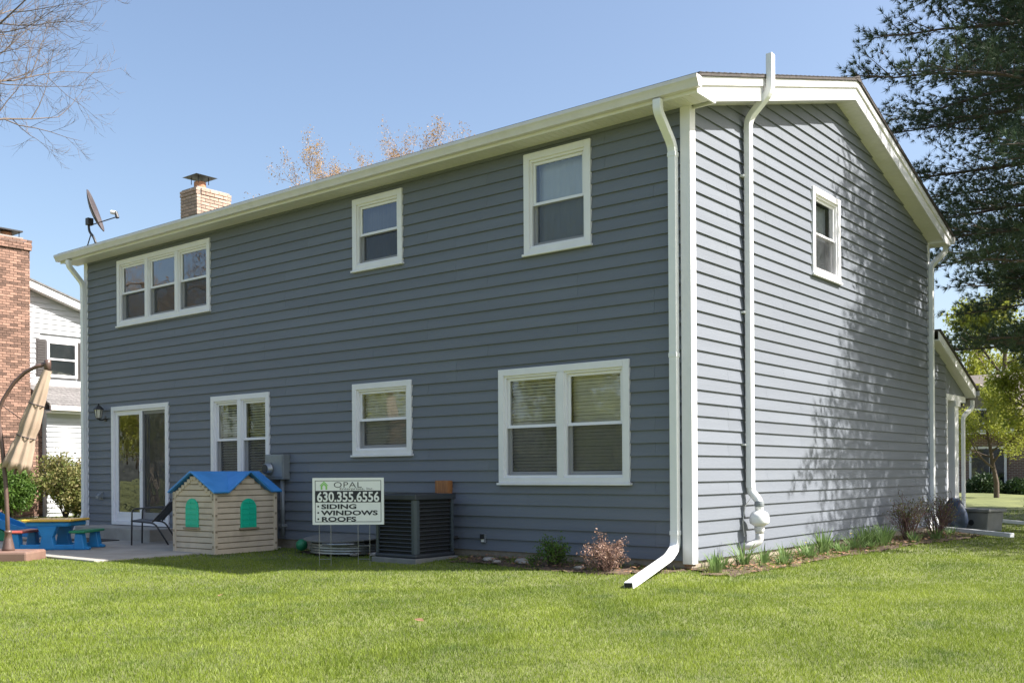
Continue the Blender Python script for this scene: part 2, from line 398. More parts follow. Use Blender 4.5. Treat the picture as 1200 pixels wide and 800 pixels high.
BED1 = [(.02, .05), (.35, -.35), (.62, -.25), (.70, 1.2), (.62, 2.6), (.78, 4.2), (.74, 5.6), (.95, 7.0), (1.05, 8.6), (.9, 9.2), (.02, 9.15)]
BED2 = [(-.02, .0), (-.02, -.42), (-.6, -.80), (-1.7, -.82), (-2.6, -.62), (-3.2, -.7), (-3.3, 0.0)]
BED3 = [(-4.5, 0), (-4.5, -.45), (-5.6, -.75), (-6.4, -.5), (-6.5, 0)]
b1, in1 = bed("garden_bed", BED1, seed=1); b2, in2 = bed("garden_bed", BED2, seed=2); b3, in3 = bed("garden_bed", BED3, seed=3)
# ------------------------------------------------------------------ the blue-grey house
E0, EX = .20, .1524                 # bottom of the siding, exposure of one course
HX, HD, PITCHR = -13.45, 9.10, .29  # left end, depth, roof pitch
RZ0 = 5.42                          # underside of the rake at the rear wall plane
house = thing("house", "blue-grey two-storey house with white trim and white downspouts", "house", (0, 0, 0))
WIN = dict(  # x0, x1, z0, z1, units
    w1=(-12.23, -9.25, 4.07, 5.31, 3), w2=(-5.64, -4.60, 4.26, 5.32, 1), w3=(-2.385, -1.345, 4.045, 5.335, 1),
    w4=(-9.24, -7.65, 1.10, 2.57, 2), w5=(-5.665, -4.437, 1.51, 2.568, 1), w6=(-2.83, -.806, 1.10, 2.586, 2))
DOOR = (-12.46, -10.54, .30, 2.545)
GWIN = (3.54, 4.59, 4.045, 5.285, 1)
def sheath(u0, u1, z0, z1, holes):
    us = sorted({u0, u1, *[h[0] for h in holes], *[h[1] for h in holes]}); zs = sorted({z0, z1, *[h[2] for h in holes], *[h[3] for h in holes]})
    out = []
    for a, b in zip(us, us[1:]):
        for c, d in zip(zs, zs[1:]):
            mu, mz = (a+b)/2, (c+d)/2
            if not any(h[0] < mu < h[1] and h[2] < mz < h[3] for h in holes): out.append((a, b, c, d))
    return out
holesR = [(v[0]+.03, v[1]-.03, v[2]+.03, v[3]-.03) for v in WIN.values()]+[(DOOR[0]+.03, DOOR[1]-.03, DOOR[2], DOOR[3]-.03)]
mb = MB()
for a, b, c, d in sheath(HX, -.002, .12, 5.42, holesR): mb.box((a, .004, c), (b, .14, d))
wall_r = mb.build("wall", "foundation", house)
wall_r["label"] = "shaded rear wall of lap siding"
hg = [(GWIN[0]+.03, GWIN[1]-.03, GWIN[2]+.03, GWIN[3]-.03)]
mb = MB()
for a, b, c, d in sheath(.145, HD, .12, 5.42, hg): mb.box((-.14, a, c), (-.004, b, d))
mb.prism([(0.15, 5.421), (HD, 5.421), (HD/2, RZ0+.03+PITCHR*HD/2-.01)], 0, -.14, -.004)
wall_g = mb.build("wall", "foundation", house)
wall_g["label"] = "sunlit gable end wall of lap siding"
MB().box((HX, .15, .12), (HX+.14, HD-.15, 5.42)).prism([(0.15, 5.421), (HD, 5.421), (HD/2, RZ0+PITCHR*HD/2)], 0, HX, HX+.14).build("wall", "siding", house)
MB().box((HX, HD-.14, .12), (-.145, HD, 5.42)).build("wall", "siding", house)

def clip_poly(poly, fn):
    out = []
    for i in range(len(poly)):
        p, q = poly[i], poly[(i+1) % len(poly)]; a, b = fn(p), fn(q)
        if a >= 0: out.append(p)
        if (a >= 0) != (b >= 0):
            t = a/(a-b); out.append((p[0]+(q[0]-p[0])*t, p[1]+(q[1]-p[1])*t))
    return out
OUT = .027
def plank_piece(poly, zb, M):
    """front polygon (u,z) leaning out at the bottom, closed back to the wall"""
    dep = lambda z: OUT-(OUT-.003)*(z-zb)/EX
    n = len(poly); vs = [M(u, dep(z), z) for u, z in poly]+[M(u, 0.0, z) for u, z in poly]
    fs = [tuple(range(n))]+[(i, i+n, (i+1) % n+n, (i+1) % n) for i in range(n)]
    return vs, fs
def siding(parent, u0, u1, rows, holes, M, clips, rng):
    """one object per plank: courses cut by joints and by openings"""
    cnt = 0
    for k in range(rows):
        zb = E0+k*EX; zt = zb+EX
        joints = [u0]; x = u0+rng.choice([1.22, 2.44, 3.66, .8, 1.9, 3.0])
        while x < u1-.35:
            joints.append(x); x += 3.66
        joints.append(u1)
        for a, b in zip(joints, joints[1:]):
            a2 = a+.0012; b2 = b-.0012
            cuts = sorted({a2, b2, *[c for h in holes for c in h[:2] if a2+.02 < c < b2-.02]})
            segs = []     # polygons of this plank, merged where untouched by openings
            cur = None
            for c, d in zip(cuts, cuts[1:]):
                mu = (c+d)/2; z0, z1 = zb, zt; ok = True
                for h in holes:
                    if h[0] < mu < h[1] and h[2] < z1-.004 and h[3] > z0+.004:
                        if h[2] > z0+.012: z1 = h[2]
                        elif h[3] < z1-.012: z0 = h[3]
                        else: ok = False
                if not ok: cur = None; continue
                if cur and abs(cur[2]-z0) < 1e-6 and abs(cur[3]-z1) < 1e-6 and abs(cur[1]-c) < 1e-6: cur[1] = d
                else:
                    new_piece = cur is None or abs(cur[1]-c) > 1e-6
                    cur = [c, d, z0, z1, new_piece]; segs.append(cur)
            groups = []
            for s in segs:
                if s[4] or not groups: groups.append([s])
                else: groups[-1].append(s)
            for g in groups:
                mbp = MB()
                for s in g:
                    poly = [(s[0], s[2]), (s[1], s[2]), (s[1], s[3]), (s[0], s[3])]
                    for fn in clips:
                        if poly: poly = clip_poly(poly, fn)
                    if len(poly) >= 3: mbp.add(*plank_piece(poly, zb, M))
                if mbp.v:
                    mbp.build("plank", "siding", parent); cnt += 1
    return cnt
rng = random.Random(3)
allR = [v[:4] for v in WIN.values()]+[DOOR]
topR = [lambda p: 5.425-p[1]]
siding(wall_r, HX+.105, -.105, 35, allR, lambda u, d, z: (u, -d, z), topR, rng)
slopeA = lambda p: RZ0+.012+PITCHR*p[0]-p[1]
slopeB = lambda p: RZ0+.012+PITCHR*(HD-p[0])-p[1]
siding(wall_g, .105, HD-.105, 43, [GWIN[:4]], lambda u, d, z: (d, u, z), [slopeA, slopeB], rng)
# foundation
MB().box((HX+.03, .012, -.3), (-.012, HD-.03, .195)).build("foundation", "foundation", house)
# brick pier that shows under the corner trim
for i in range(3):
    MB().box((-.10+.004, -.004, .0+i*.068), (-.008, .08, .06+i*.068)).build("brick", "foundation_brick", house, bevel=.004)
# corner trim boards
def corner(x, y, sx, sy, z1):
    mb = MB()
    mb.box((x, y-sy*.0, .165), (x-sx*.105, y-sy*.024, z1)) if False else None
    return mb
MB().prism([(-.105, .0), (-.105, -.024), (.024, -.024), (.024, .105), (0.0, .105), (0.0, 0.0)], 2, .165, 5.43).build("corner_trim", "trim", house, bevel=.003)
MB().prism([(HX+.105, 0), (HX+.105, -.024), (HX-.024, -.024), (HX-.024, .105), (HX, .105), (HX, 0)], 2, .165, 5.43).build("corner_trim", "trim", house, bevel=.003)
MB().prism([(0, HD-.105), (.024, HD-.105), (.024, HD+.024), (-.105, HD+.024), (-.105, HD), (0, HD)], 2, .165, 5.43).build("corner_trim", "trim", house, bevel=.003)
# frieze strip under the rear soffit
MB().box((HX+.106, -.006, 5.385), (-.106, -.024, 5.42)).build("frieze", "siding", house)

# eave soffit with vent ribs, fascia, gutter
OV, RK = .34, .30
def ribbed(x0, x1, y0, y1, z, axis=0, pitch=.10):
    """ribbed soffit sheet: shallow grooves along the short way"""
    mb = MB(); n = int(round((x1-x0)/pitch)); st = (x1-x0)/n
    for i in range(n):
        a = x0+i*st
        mb.add([(a, y0, z), (a+st*.86, y0, z), (a+st*.86, y1, z), (a, y1, z)], [(0, 1, 2, 3)])
        mb.add([(a+st*.86, y0, z), (a+st*.93, y0, z+.008), (a+st*.93, y1, z+.008), (a+st*.86, y1, z)], [(0, 1, 2, 3)])
        mb.add([(a+st*.93, y0, z+.008), (a+st, y0, z), (a+st, y1, z), (a+st*.93, y1, z+.008)], [(0, 1, 2, 3)])
    return mb
ribbed(HX-.30, RK-.03, -OV, .0, 5.425).build("soffit", "soffit", house)
ribbed(HX-.30, RK-.03, HD, HD+OV, 5.425).build("soffit", "soffit", house)
MB().box((HX-.30, -OV, 5.41), (RK-.02, -OV-.02, 5.60)).build("fascia", "trim", house, bevel=.003)
MB().box((HX-.30, HD+OV, 5.41), (RK-.02, HD+OV+.02, 5.60)).build("fascia", "trim", house, bevel=.003)
def gutter(y, s, x0, x1, z=5.445):
    # K-style section, s = outward sign
    pr = [(0, .0), (.075, 0), (.085, .03), (.10, .06), (.118, .085), (.118, .125), (.108, .125), (.108, .092), (.09, .066), (.076, .034), (.07, .008), (.006, .008), (.006, .12), (0, .12)]
    mb = MB().prism([(y+s*a, z+b) for a, b in pr], 0, x0, x1)
    for xe in (x0, x1):
        mb.prism([(y+s*a, z+b) for a, b in pr[:6]]+[(y, z+.12)], 0, xe-.003, xe+.003)
    return mb
g1 = gutter(-OV-.022, -1, HX-.33, RK+.055).build("gutter", "gutter", house)
gutter(HD+OV+.022, 1, HX-.33, RK+.055).build("gutter", "gutter", house)
# rake soffits, rake boards and roof
def rz(y): return RZ0+PITCHR*min(y, HD-y)
for (ya, yb) in ((0.07, HD/2), (HD/2, HD-.07)):
    n = int(abs(yb-ya)/.10); mb = MB()
    for i in range(n):
        a = ya+(yb-ya)*i/n; b = ya+(yb-ya)*(i+.88)/n; c = ya+(yb-ya)*(i+.94)/n; d = ya+(yb-ya)*(i+1)/n
        for p, q, dp, dq in ((a, b, 0, 0), (b, c, 0, .008), (c, d, .008, 0)):
            mb.add([(.0, p, rz(p)+dp), (RK-.02, p, rz(p)+dp), (RK-.02, q, rz(q)+dq), (.0, q, rz(q)+dq)], [(0, 1, 2, 3)])
    mb.build("rake_soffit", "soffit", house)
for side in (0, 1):
    Y = (lambda y: y) if side == 0 else (lambda y: HD-y)
    lo, pk = -OV-.02, HD/2
    f = lambda y, h: (Y(y), RZ0+PITCHR*y+h)
    yb = (5.405-RZ0+.012)/PITCHR
    MB().prism([f(lo, .10), f(.07, -.012), f(pk, -.012), f(pk, .205), f(lo, .205)], 0, RK-.02, RK).build("rake_board", "trim", house, bevel=.003)
    MB().prism([f(lo-.02, .165), f(pk, .165), f(pk, .262), f(lo-.02, .262)], 0, RK+.001, RK+.026).build("rake_trim", "trim", house, bevel=.003)
    # bird box closing eave and rake
    MB().prism([(Y(-OV-.02), 5.402), (Y(.07), 5.402), (Y(.07), RZ0+.03), (Y(-OV-.02), RZ0-.0)], 0, RK-.021, RK+.004).build("eave_return", "trim", house, bevel=.003)
    MB().prism([(Y(.05), 5.402), (Y(.07), 5.402), (Y(.07), RZ0+.04), (Y(.05), RZ0+.04)], 0, .026, RK-.022).build("eave_return", "trim", house)
    # roof deck with shingle edge
    MB().prism([f(lo-.045, .264), f(pk, .264), f(pk, .295), f(lo-.045, .295)], 0, HX-.34, RK+.05).build("roof", "shingle", house)
    # exposed butt edges of shingle courses along the rake
    mb = MB(); y = lo-.03
    while y < pk-.15:
        mb.prism([f(y, .297), f(y+.17, .297), f(y+.17, .300), f(y, .308)], 0, HX-.34, RK+.055); y += .145
    mb.build("shingle_course", "shingle", house, kind="stuff")
MB().prism([(HD/2-.16, rz(HD/2)+.25), (HD/2+.16, rz(HD/2)+.25), (HD/2, rz(HD/2)+.335)], 0, HX-.34, RK+.055).build("ridge_cap", "shingle", house)

# ---- windows
def window(parent, x0, x1, z0, z1, n, rot, blind=None, sash_half=.5, back=None, screen=True):
    """local X right, Y into the house, Z up; the casing is the part, the rest its sub-parts"""
    W, H = x1-x0, z1-z0
    o = bpy.data.objects.new("window", None)
    cw = .088; mb = MB()
    T = -.045
    mb.box((-.0, T, 0), (cw, .02, H)); mb.box((W-cw, T, 0), (W, .02, H)); mb.box((cw, T+.001, H-cw), (W-cw, .02, H)); mb.box((cw, T+.001, 0), (W-cw, .02, cw*.8))
    mw = .10; inner = W-2*cw; uw = (inner-(n-1)*mw)/n
    for i in range(1, n):
        a = cw+i*uw+(i-1)*mw; mb.box((a, T+.004, cw*.8), (a+mw, .02, H-cw))
    win = mb.build("window", "trim", parent, bevel=.004)
    win.location = (x0, 0, z0) if rot == 0 else (0, x0, z0)
    if rot: win.rotation_euler = (0, 0, PI/2)
    MB().box((-.02, T-.022, -.03), (W+.02, .0, -.001)).build("sill", "trim", win, bevel=.004)
    zl = cw*.8; zu = H-cw; hh = zu-zl
    for i in range(n):
        a = cw+i*(uw+mw); b = a+uw
        # jamb liner
        jl = MB()
        for (p, q, r, s) in ((a, a+.028, zl, zu), (b-.028, b, zl, zu), (a+.028, b-.028, zu-.028, zu), (a+.028, b-.028, zl, zl+.028)):
            jl.box((p, -.018, r), (q, .10, s))
        jl.build("jamb", "vinyl", win)
        a2, b2, l2, u2 = a+.029, b-.029, zl+.029, zu-.029
        mid = l2+(u2-l2)*sash_half; sw = .038
        up_ = MB(); up_.box((a2, .012, mid-.018), (a2+sw, .042, u2)); up_.box((b2-sw, .012, mid-.018), (b2, .042, u2)); up_.box((a2+sw, .013, u2-sw), (b2-sw, .041, u2)); up_.box((a2+sw, .013, mid-.018), (b2-sw, .041, mid+.018))
        up_.build("sash", "vinyl", win, bevel=.003)
        lo_ = MB(); lo_.box((a2, .046, l2), (a2+sw, .076, mid+.02)); lo_.box((b2-sw, .046, l2), (b2, .076, mid+.02)); lo_.box((a2+sw, .047, l2), (b2-sw, .075, l2+sw*1.2)); lo_.box((a2+sw, .047, mid-.02), (b2-sw, .075, mid+.02))
        lo_.build("sash", "vinyl", win, bevel=.003)
        MB().add([(a2+sw-.004, .027, mid+.014), (b2-sw+.004, .027, mid+.014), (b2-sw+.004, .027, u2-sw+.004), (a2+sw-.004, .027, u2-sw+.004)], [(0, 1, 2, 3)]).build("pane", "glass", win, recalc=False)
        MB().add([(a2+sw-.004, .061, l2+sw), (b2-sw+.004, .061, l2+sw), (b2-sw+.004, .061, mid-.016), (a2+sw-.004, .061, mid-.016)], [(0, 1, 2, 3)]).build("pane", "glass", win, recalc=False)
        if screen:
            MB().add([(a2+.004, .006, l2), (b2-.004, .006, l2), (b2-.004, .006, mid-.02), (a2+.004, .006, mid-.02)], [(0, 1, 2, 3)]).build("insect_screen", "screen", win, recalc=False)
            MB().box((a2+.001, .0, mid-.022), (b2-.001, .012, mid-.014)).build("screen_frame", "vinyl", win)
        # room behind the glass
        d = 1.1; rm = MB(); e = .35
        q = [(a2, .10, l2), (b2, .10, l2), (b2, .10, u2), (a2, .10, u2), (a-e*.1, d, zl-e), (b+e*.1, d, zl-e), (b+e*.1, d, zu+.2), (a-e*.1, d, zu+.2)]
        rm.add(q, [(0, 1, 5, 4), (1, 2, 6, 5), (2, 3, 7, 6), (3, 0, 4, 7), (4, 5, 6, 7)])
        rm.build("room", "interior", win, recalc=False)
        if blind:
            bm_, drop, tilt = blind[i] if isinstance(blind, list) else blind
            bl = MB(); z = u2-.03; zend = u2-(u2-l2)*drop
            while z > zend:
                c, s = math.cos(tilt)*.022, math.sin(tilt)*.022; jit = random.uniform(-.002, .002)
                bl.add([(a2+.005, .125-c, z-s+jit), (b2-.005, .125-c, z-s), (b2-.005, .125+c, z+s), (a2+.005, .125+c, z+s+jit)], [(0, 1, 2, 3)])
                z -= .043
            for xx in (a2+.1, b2-.1): bl.box((xx, .124, zend), (xx+.003, .126, u2-.02))
            bl.box((a2+.004, .11, u2-.035), (b2-.004, .14, u2-.001)); bl.box((a2+.005, .113, zend-.03), (b2-.005, .137, zend-.012))
            bl.build("blind", bm_, win, kind="stuff")
        if back:
            bmat, za, zb_ = back
            ck = MB(); m_ = 24; pts = [(a2+(b2-a2)*t/m_, .15+.012*math.sin(t*2.1+i)) for t in range(m_+1)]
            z0c, z1c = l2+(u2-l2)*za, l2+(u2-l2)*zb_
            ck.add([(x, y, z0c) for x, y in pts]+[(x, y, z1c) for x, y in pts], [(t, t+1, t+m_+2, t+m_+1) for t in range(m_)])
            ck.build("curtain", bmat, win, smooth=True)
    return win
window(house, *WIN["w1"], 0)
window(house, *WIN["w2"], 0, back=("curtain_dark", 0, 1))
window(house, *WIN["w3"], 0, sash_half=.5, back=("shade_white", .0, 1))
window(house, *WIN["w4"], 0, blind=("blind_pale", .97, .8))
window(house, *WIN["w5"], 0, blind=("blind", .97, 1.15))
window(house, *WIN["w6"], 0, blind=[("blind", .97, .95), ("blind", .97, 1.2)])
window(house, *GWIN, 1, back=("shade_white", .0, .98))

# ---- patio door
def patio_door(x0, x1, z0, z1):
    W, H = x1-x0, z1-z0; mb = MB(); cw = .085
    mb.box((0, -.045, 0), (cw, .06, H)); mb.box((W-cw, -.045, 0), (W, .06, H)); mb.box((cw, -.044, H-cw), (W-cw, .06, H)); mb.box((cw, -.05, 0), (W-cw, .06, .06))
    d = mb.build("patio_door", "trim", house, loc=(x0, 0, z0), bevel=.004)
    m_ = W/2
    for (a, b, y, nm) in ((cw+.002, m_+.045, .015, "door_panel"), (m_-.045, W-cw-.002, .055, "door_panel")):
        s = .085; p = MB()
        p.box((a, y-.018, .062), (a+s, y+.018, H-cw-.002)); p.box((b-s, y-.018, .062), (b, y+.018, H-cw-.002)); p.box((a+s, y-.017, H-cw-.09), (b-s, y+.017, H-cw-.002)); p.box((a+s, y-.017, .062), (b-s, y+.017, .24))
        p.build(nm, "vinyl", d, bevel=.004)
        MB().add([(a+s-.004, y, .235), (b-s+.004, y, .235), (b-s+.004, y, H-cw-.085), (a+s-.004, y, H-cw-.085)], [(0, 1, 2, 3)]).build("pane", "glass", d, recalc=False)
    # sliding insect screen over the right half
    a, b = m_+.06, W-cw-.01
    sf = MB(); sf.box((a, -.022, .065), (a+.03, -.004, H-cw-.004)); sf.box((b-.03, -.022, .065), (b, -.004, H-cw-.004)); sf.box((a+.03, -.021, .065), (b-.03, -.005, .115)); sf.box((a+.03, -.021, H-cw-.035), (b-.03, -.005, H-cw-.004))
    sf.build("screen_frame", "vinyl", d)
    MB().add([(a+.028, -.012, .11), (b-.028, -.012, .11), (b-.028, -.012, H-cw-.03), (a+.028, -.012, H-cw-.03)], [(0, 1, 2, 3)]).build("insect_screen", "screen", d, recalc=False)
    MB().box((m_+.03, -.05, 1.0), (m_+.05, -.02, 1.22)).build("handle", "vinyl", d, bevel=.004)
    rm = MB(); dd = 2.6
    q = [(cw, .11, .05), (W-cw, .11, .05), (W-cw, .11, H-cw), (cw, .11, H-cw), (-.3, dd, .03), (W+.3, dd, .03), (W+.3, dd, H+.2), (-.3, dd, H+.2)]
    rm.add(q, [(0, 1, 5, 4), (1, 2, 6, 5), (2, 3, 7, 6), (3, 0, 4, 7), (4, 5, 6, 7)]); rm.build("room", "interior", d, recalc=False)
    return d
patio_door(*DOOR)
MB().box((-12.75, -.62, PZ-.02), (-10.2, -.022, .285)).build("step", "concrete", house, bevel=.012, label="low concrete step under the patio door")

# ---- downspouts
def rectprof(w, d): return [(-w/2, -d/2), (w/2, -d/2), (w/2, d/2), (-w/2, d/2)]
def arc_pts(p, q, r, n=5):
    """round the corner q between p and r(next)"""
    return None
def fillet(path, r=.07, n=4):
    path = [Vector(p) for p in path]; out = [path[0]]
    for i in range(1, len(path)-1):
        a = (path[i-1]-path[i]); b = (path[i+1]-path[i]); rr = min(r, a.length*.45, b.length*.45)
        p0 = path[i]+a.normalized()*rr; p1 = path[i]+b.normalized()*rr
        for k in range(n+1):
            t = k/n; out.append(p0*(1-t)**2+path[i]*2*t*(1-t)+p1*t*t)
    out.append(path[-1]); return out
def ribprof(w, d):
    # downspout section with shallow flutes on the faces
    return [(-w/2, -d/2), (-w*.28, -d/2), (-w*.22, -d/2+.005), (-w*.05, -d/2+.005), (0, -d/2), (w*.05, -d/2+.005), (w*.22, -d/2+.005), (w*.28, -d/2), (w/2, -d/2), (w/2, d/2), (-w/2, d/2)]
def downspout(path, side, w=.10, d=.075, straps=(), nm="downspout", m_="pipe"):
    o = MB().sweep(fillet(path, .09), side, rectprof(w, d)).build(nm, m_, house, bevel=.008)
    for (x, y, z, ax) in straps:
        if ax == 0: MB().box((x-w/2-.035, y-.004, z-.013), (x+w/2+.035, y+.04, z+.013)).build("strap", m_, o)
    return o
dy = -.068
ds_near = downspout([(-.175, -.40, 5.43), (-.175, -.40, 5.30), (-.175, dy, 4.98), (-.175, dy, .36), (-.13, -.30, .26), (.16, -1.62, .075)], (1, 0, 0), straps=())
downspout([(HX+.10, -.40, 5.43), (HX+.10, -.40, 5.32), (HX+.02, dy, 5.02), (HX+.02, dy, .42), (HX-.05, -.22, .22), (HX-.75, -.40, .16)], (1, 0, 0))
# collars where the lengths slip together
for z in (4.86, 2.55, .50): MB().box((-.175-.054, dy-.0415, z), (-.175+.054, dy+.0415, z+.05)).build("collar", "pipe", ds_near, bevel=.004)
# dark plug on the near extension's end, coloured as its shaded hollow
_d = (Vector((.16, -1.62, .075))-Vector((-.13, -.30, .26))).normalized(); _t = Vector((.16, -1.62, .075))
MB().sweep([_t-_d*.01, _t+_d*.003], (1, 0, 0), rectprof(.086, .062)).build("dark_end_plug", "rubber", ds_near)
# far right corner of the gable
fx = .068
downspout([(.20, HD+.40, 5.43), (.20, HD+.40, 5.33), (fx, HD-.055, 5.0), (fx, HD-.055, .40), (.20, HD-.12, .17), (1.60, HD-.95, .13)], (0, 1, 0))
# ---- radon vent pipe on the gable
PYV = 1.365
vp = MB().sweep(fillet([(.085, PYV, 1.02), (.085, PYV, 5.62), (.385, PYV, 5.90), (.385, PYV, 6.36)], .10, 5), (0, 1, 0), rectprof(.105, .08)).build("vent_pipe", "pipe", house, bevel=.01)
MB().tube(fillet([(.09, PYV, 1.06), (.09, PYV, .98), (.20, PYV, .86), (.20, PYV, .74)], .06, 5), .052, 16).build("flexible_coupling", "pipe", vp, smooth=True)
MB().lathe([(.055, .86), (.06, .83), (.06, .80), (.055, .79)], (.20, PYV, 0), 20).build("clamp", "grey_metal", vp)
MB().lathe([(.05, .745), (.062, .735), (.10, .715), (.118, .68), (.122, .64), (.122, .60), (.112, .58), (.085, .565), (.065, .55)], (.20, PYV, 0), 24).build("fan_housing", "pipe", vp, smooth=True)
MB().lathe([(.062, .55), (.062, .50), (.055, .485), (.052, .46)], (.20, PYV, 0), 20).build("fan_collar", "soffit", vp, smooth=True)
MB().tube(fillet([(.20, PYV, .47), (.20, PYV, .36), (.10, PYV-.10, .30), (-.02, PYV-.12, .30)], .09, 6), .05, 14).build("elbow", "soffit", vp, smooth=True)
MB().tube([(.12, PYV-.07, .9), (.06, PYV-.10, .8), (.03, PYV-.11, .6), (.04, PYV-.09, .42)], .006, 6).build("cable", "soffit", vp)
for z in (1.55, 3.2, 4.9): MB().box((.0, PYV-.085, z), (.06, PYV+.085, z+.025)).build("strap", "pipe", vp)

# ---- chimney with bricks
CX0, CX1, CY0, CY1, CT = -13.83, -13.20, 2.39, 3.26, 7.44
ch = MB().box((CX0+.012, CY0+.012, .3), (CX1-.012, CY1-.012, CT-.012)).build("chimney", "mortar", house)
def brick_mesh(l, w=.10, h=.058):
    return MB().box((-l/2, -w/2, 0), (l/2, w/2, h)).build("brick", "brick_tan", ch, bevel=.004)
cell = .0725; first = {}
z = CT-.0725*17; row = 0
def put_brick(l, x, y, z, r):
    k = round(l, 3)
    if k not in first:
        o = brick_mesh(l); first[k] = o
    else:
        o = first[k].copy(); COL.objects.link(o)
    o.parent = ch; o.location = (x, y, z); o.rotation_euler = (0, 0, r); return o
while z < CT-.01:
    proud = .016 if row >= 15 else 0.0
    for (fixed, a, b, horiz, outward) in ((CY0, CX0, CX1, True, -1), (CY1, CX0, CX1, True, 1), (CX1, CY0, CY1, False, 1), (CX0, CY0, CY1, False, -1)):
        a2, b2 = (a, b) if horiz else (a+.10, b-.10)
        L_ = b2-a2; n = max(2, round(L_/.21)); st = L_/n
        off = (row % 2)*.5
        edges = [a2]+[a2+(i+off)*st for i in range(0 if off else 1, n+(1 if off else 0)) if a2+.03 < a2+(i+off)*st < b2-.03]+[b2]
        for p, q in zip(edges, edges[1:]):
            c = (p+q)/2; dd = fixed-outward*.05+outward*proud
            put_brick(q-p-.010, c if horiz else dd, dd if horiz else c, z+.007, 0 if horiz else PI/2)
    z += .0725; row += 1
MB().box((CX0+.02, CY0+.02, CT-.013), (CX1-.02, CY1-.02, CT+.03)).build("chimney_crown", "mortar", ch, bevel=.01)
cxm, cym = (CX0+CX1)/2+.02, (CY0+CY1)/2-.16
MB().lathe([(.13, .03), (.13, .20), (.11, .20), (.11, .03)], (cxm, cym, CT), 16).build("flue", "clay_flue", ch)
cap = MB()
for sx in (-1, 1):
    for sy in (-1, 1): cap.box((cxm+sx*.13-.006, cym+sy*.13-.006, CT+.15), (cxm+sx*.13+.006, cym+sy*.13+.006, CT+.31))
cap.add([(cxm-.27, cym-.27, CT+.30), (cxm+.27, cym-.27, CT+.30), (cxm+.27, cym+.27, CT+.30), (cxm-.27, cym+.27, CT+.30), (cxm, cym, CT+.385)], [(0, 1, 4), (1, 2, 4), (2, 3, 4), (3, 0, 4), (3, 2, 1, 0)])
cap.build("chimney_cap", "black_metal", ch)

# ---- front porch wing at the far end of the gable
PE = 11.65
def pz(y): return 3.80-.365*(y-9.12)
wp = MB().box((-.14, 9.11, .12), (-.004, 10.15, 3.3)).build("wall", "foundation", house)
siding(wp, 9.135, 10.13, 24, [], lambda u, d, z: (d, u, z), [lambda p: pz(p[0])-.05-p[1]], rng)
gp = MB().prism([(10.15, 2.72), (PE-.18, 2.72), (PE-.18, pz(PE-.18)-.07), (10.15, pz(10.15)-.07)], 0, -.10, -.004).build("porch_gable", "siding", house)
MB().box((-.12, 10.16, 2.60), (.012, PE-.12, 2.72)).build("porch_beam", "trim", house, bevel=.004)
MB().box((.0, 10.131, .165), (.022, 10.22, 2.6)).build("corner_trim", "trim", house)
MB().prism([(9.125, pz(9.125)-.17), (PE, pz(PE)-.17), (PE, pz(PE)), (9.125, pz(9.125))], 0, .16, .18).build("rake_board", "trim", house, bevel=.003)
MB().prism([(9.125, pz(9.125)-.172), (PE, pz(PE)-.172), (PE, pz(PE)-.15), (9.125, pz(9.125)-.15)], 0, -.0, .159).build("rake_soffit", "soffit", house)
MB().prism([(9.13, pz(9.13)+.002), (PE+.06, pz(PE+.06)+.002), (PE+.06, pz(PE+.06)+.04), (9.13, pz(9.13)+.04)], 0, -9.0, .21).build("roof", "shingle", house)
MB().prism([(PE+.002, pz(PE)-.13), (PE+.09, pz(PE)-.13), (PE+.12, pz(PE)-.03), (PE+.11, pz(PE)-.03), (PE+.085, pz(PE)-.12), (PE+.002, pz(PE)-.12)], 0, -9.0, .23).build("gutter", "gutter", house)
MB().box((-.30, 10.78, .30), (.0, 11.06, 2.60)).box((-.33, 10.75, .30), (.03, 11.09, .42)).box((-.33, 10.75, 2.5), (.03, 11.09, 2.6)).build("porch_column", "trim", house, bevel=.006)
MB().box((-9, 9.12, .02), (.02, 11.5, .28)).build("porch_floor", "concrete", house, bevel=.01)
downspout([(.10, PE+.05, 2.66), (.10, PE+.05, 2.52), (.055, 11.17, 2.30), (.055, 11.17, .42), (.12, 11.2, .27), (2.0, 10.9, .16)], (0, 1, 0), w=.085, d=.065)

# ------------------------------------------------------------------ things on the walls
def wall_lantern():
    t = thing("wall_lantern", "black coach lantern mounted on the siding beside the patio door", "lantern", (-12.70, -.02, 2.40))
    MB().lathe([(.055, 0), (.055, .015), (.02, .02)], (0, 0, 0), 12).build("back_plate", "black_metal", t, loc=(0, .012, -.07), rot=(PI/2, 0, 0))
    MB().tube([(0, -.01, -.07), (0, -.06, -.10), (0, -.12, -.10), (0, -.14, -.06)], .012, 8).build("arm", "black_metal", t)
    MB().lathe([(.02, -.085), (.045, -.07), (.055, -.06)], (0, -.14, 0), 6).build("base", "black_metal", t)
    MB().lathe([(.05, -.06), (.075, .10)], (0, -.14, 0), 6).build("lamp_glass", "lamp_glass", t)
    cg = MB()
    for k in range(6):
        a = 2*PI*k/6; cg.tube([(.052*math.cos(a), -.14+.052*math.sin(a), -.06), (.078*math.cos(a), -.14+.078*math.sin(a), .10)], .006, 4)
    cg.build("cage", "black_metal", t)
    MB().lathe([(.10, .10), (.095, .112), (.05, .16), (.03, .175), (.012, .19), (.016, .205), (.004, .22)], (0, -.14, 0), 6).build("roof", "black_metal", t)
wall_lantern()
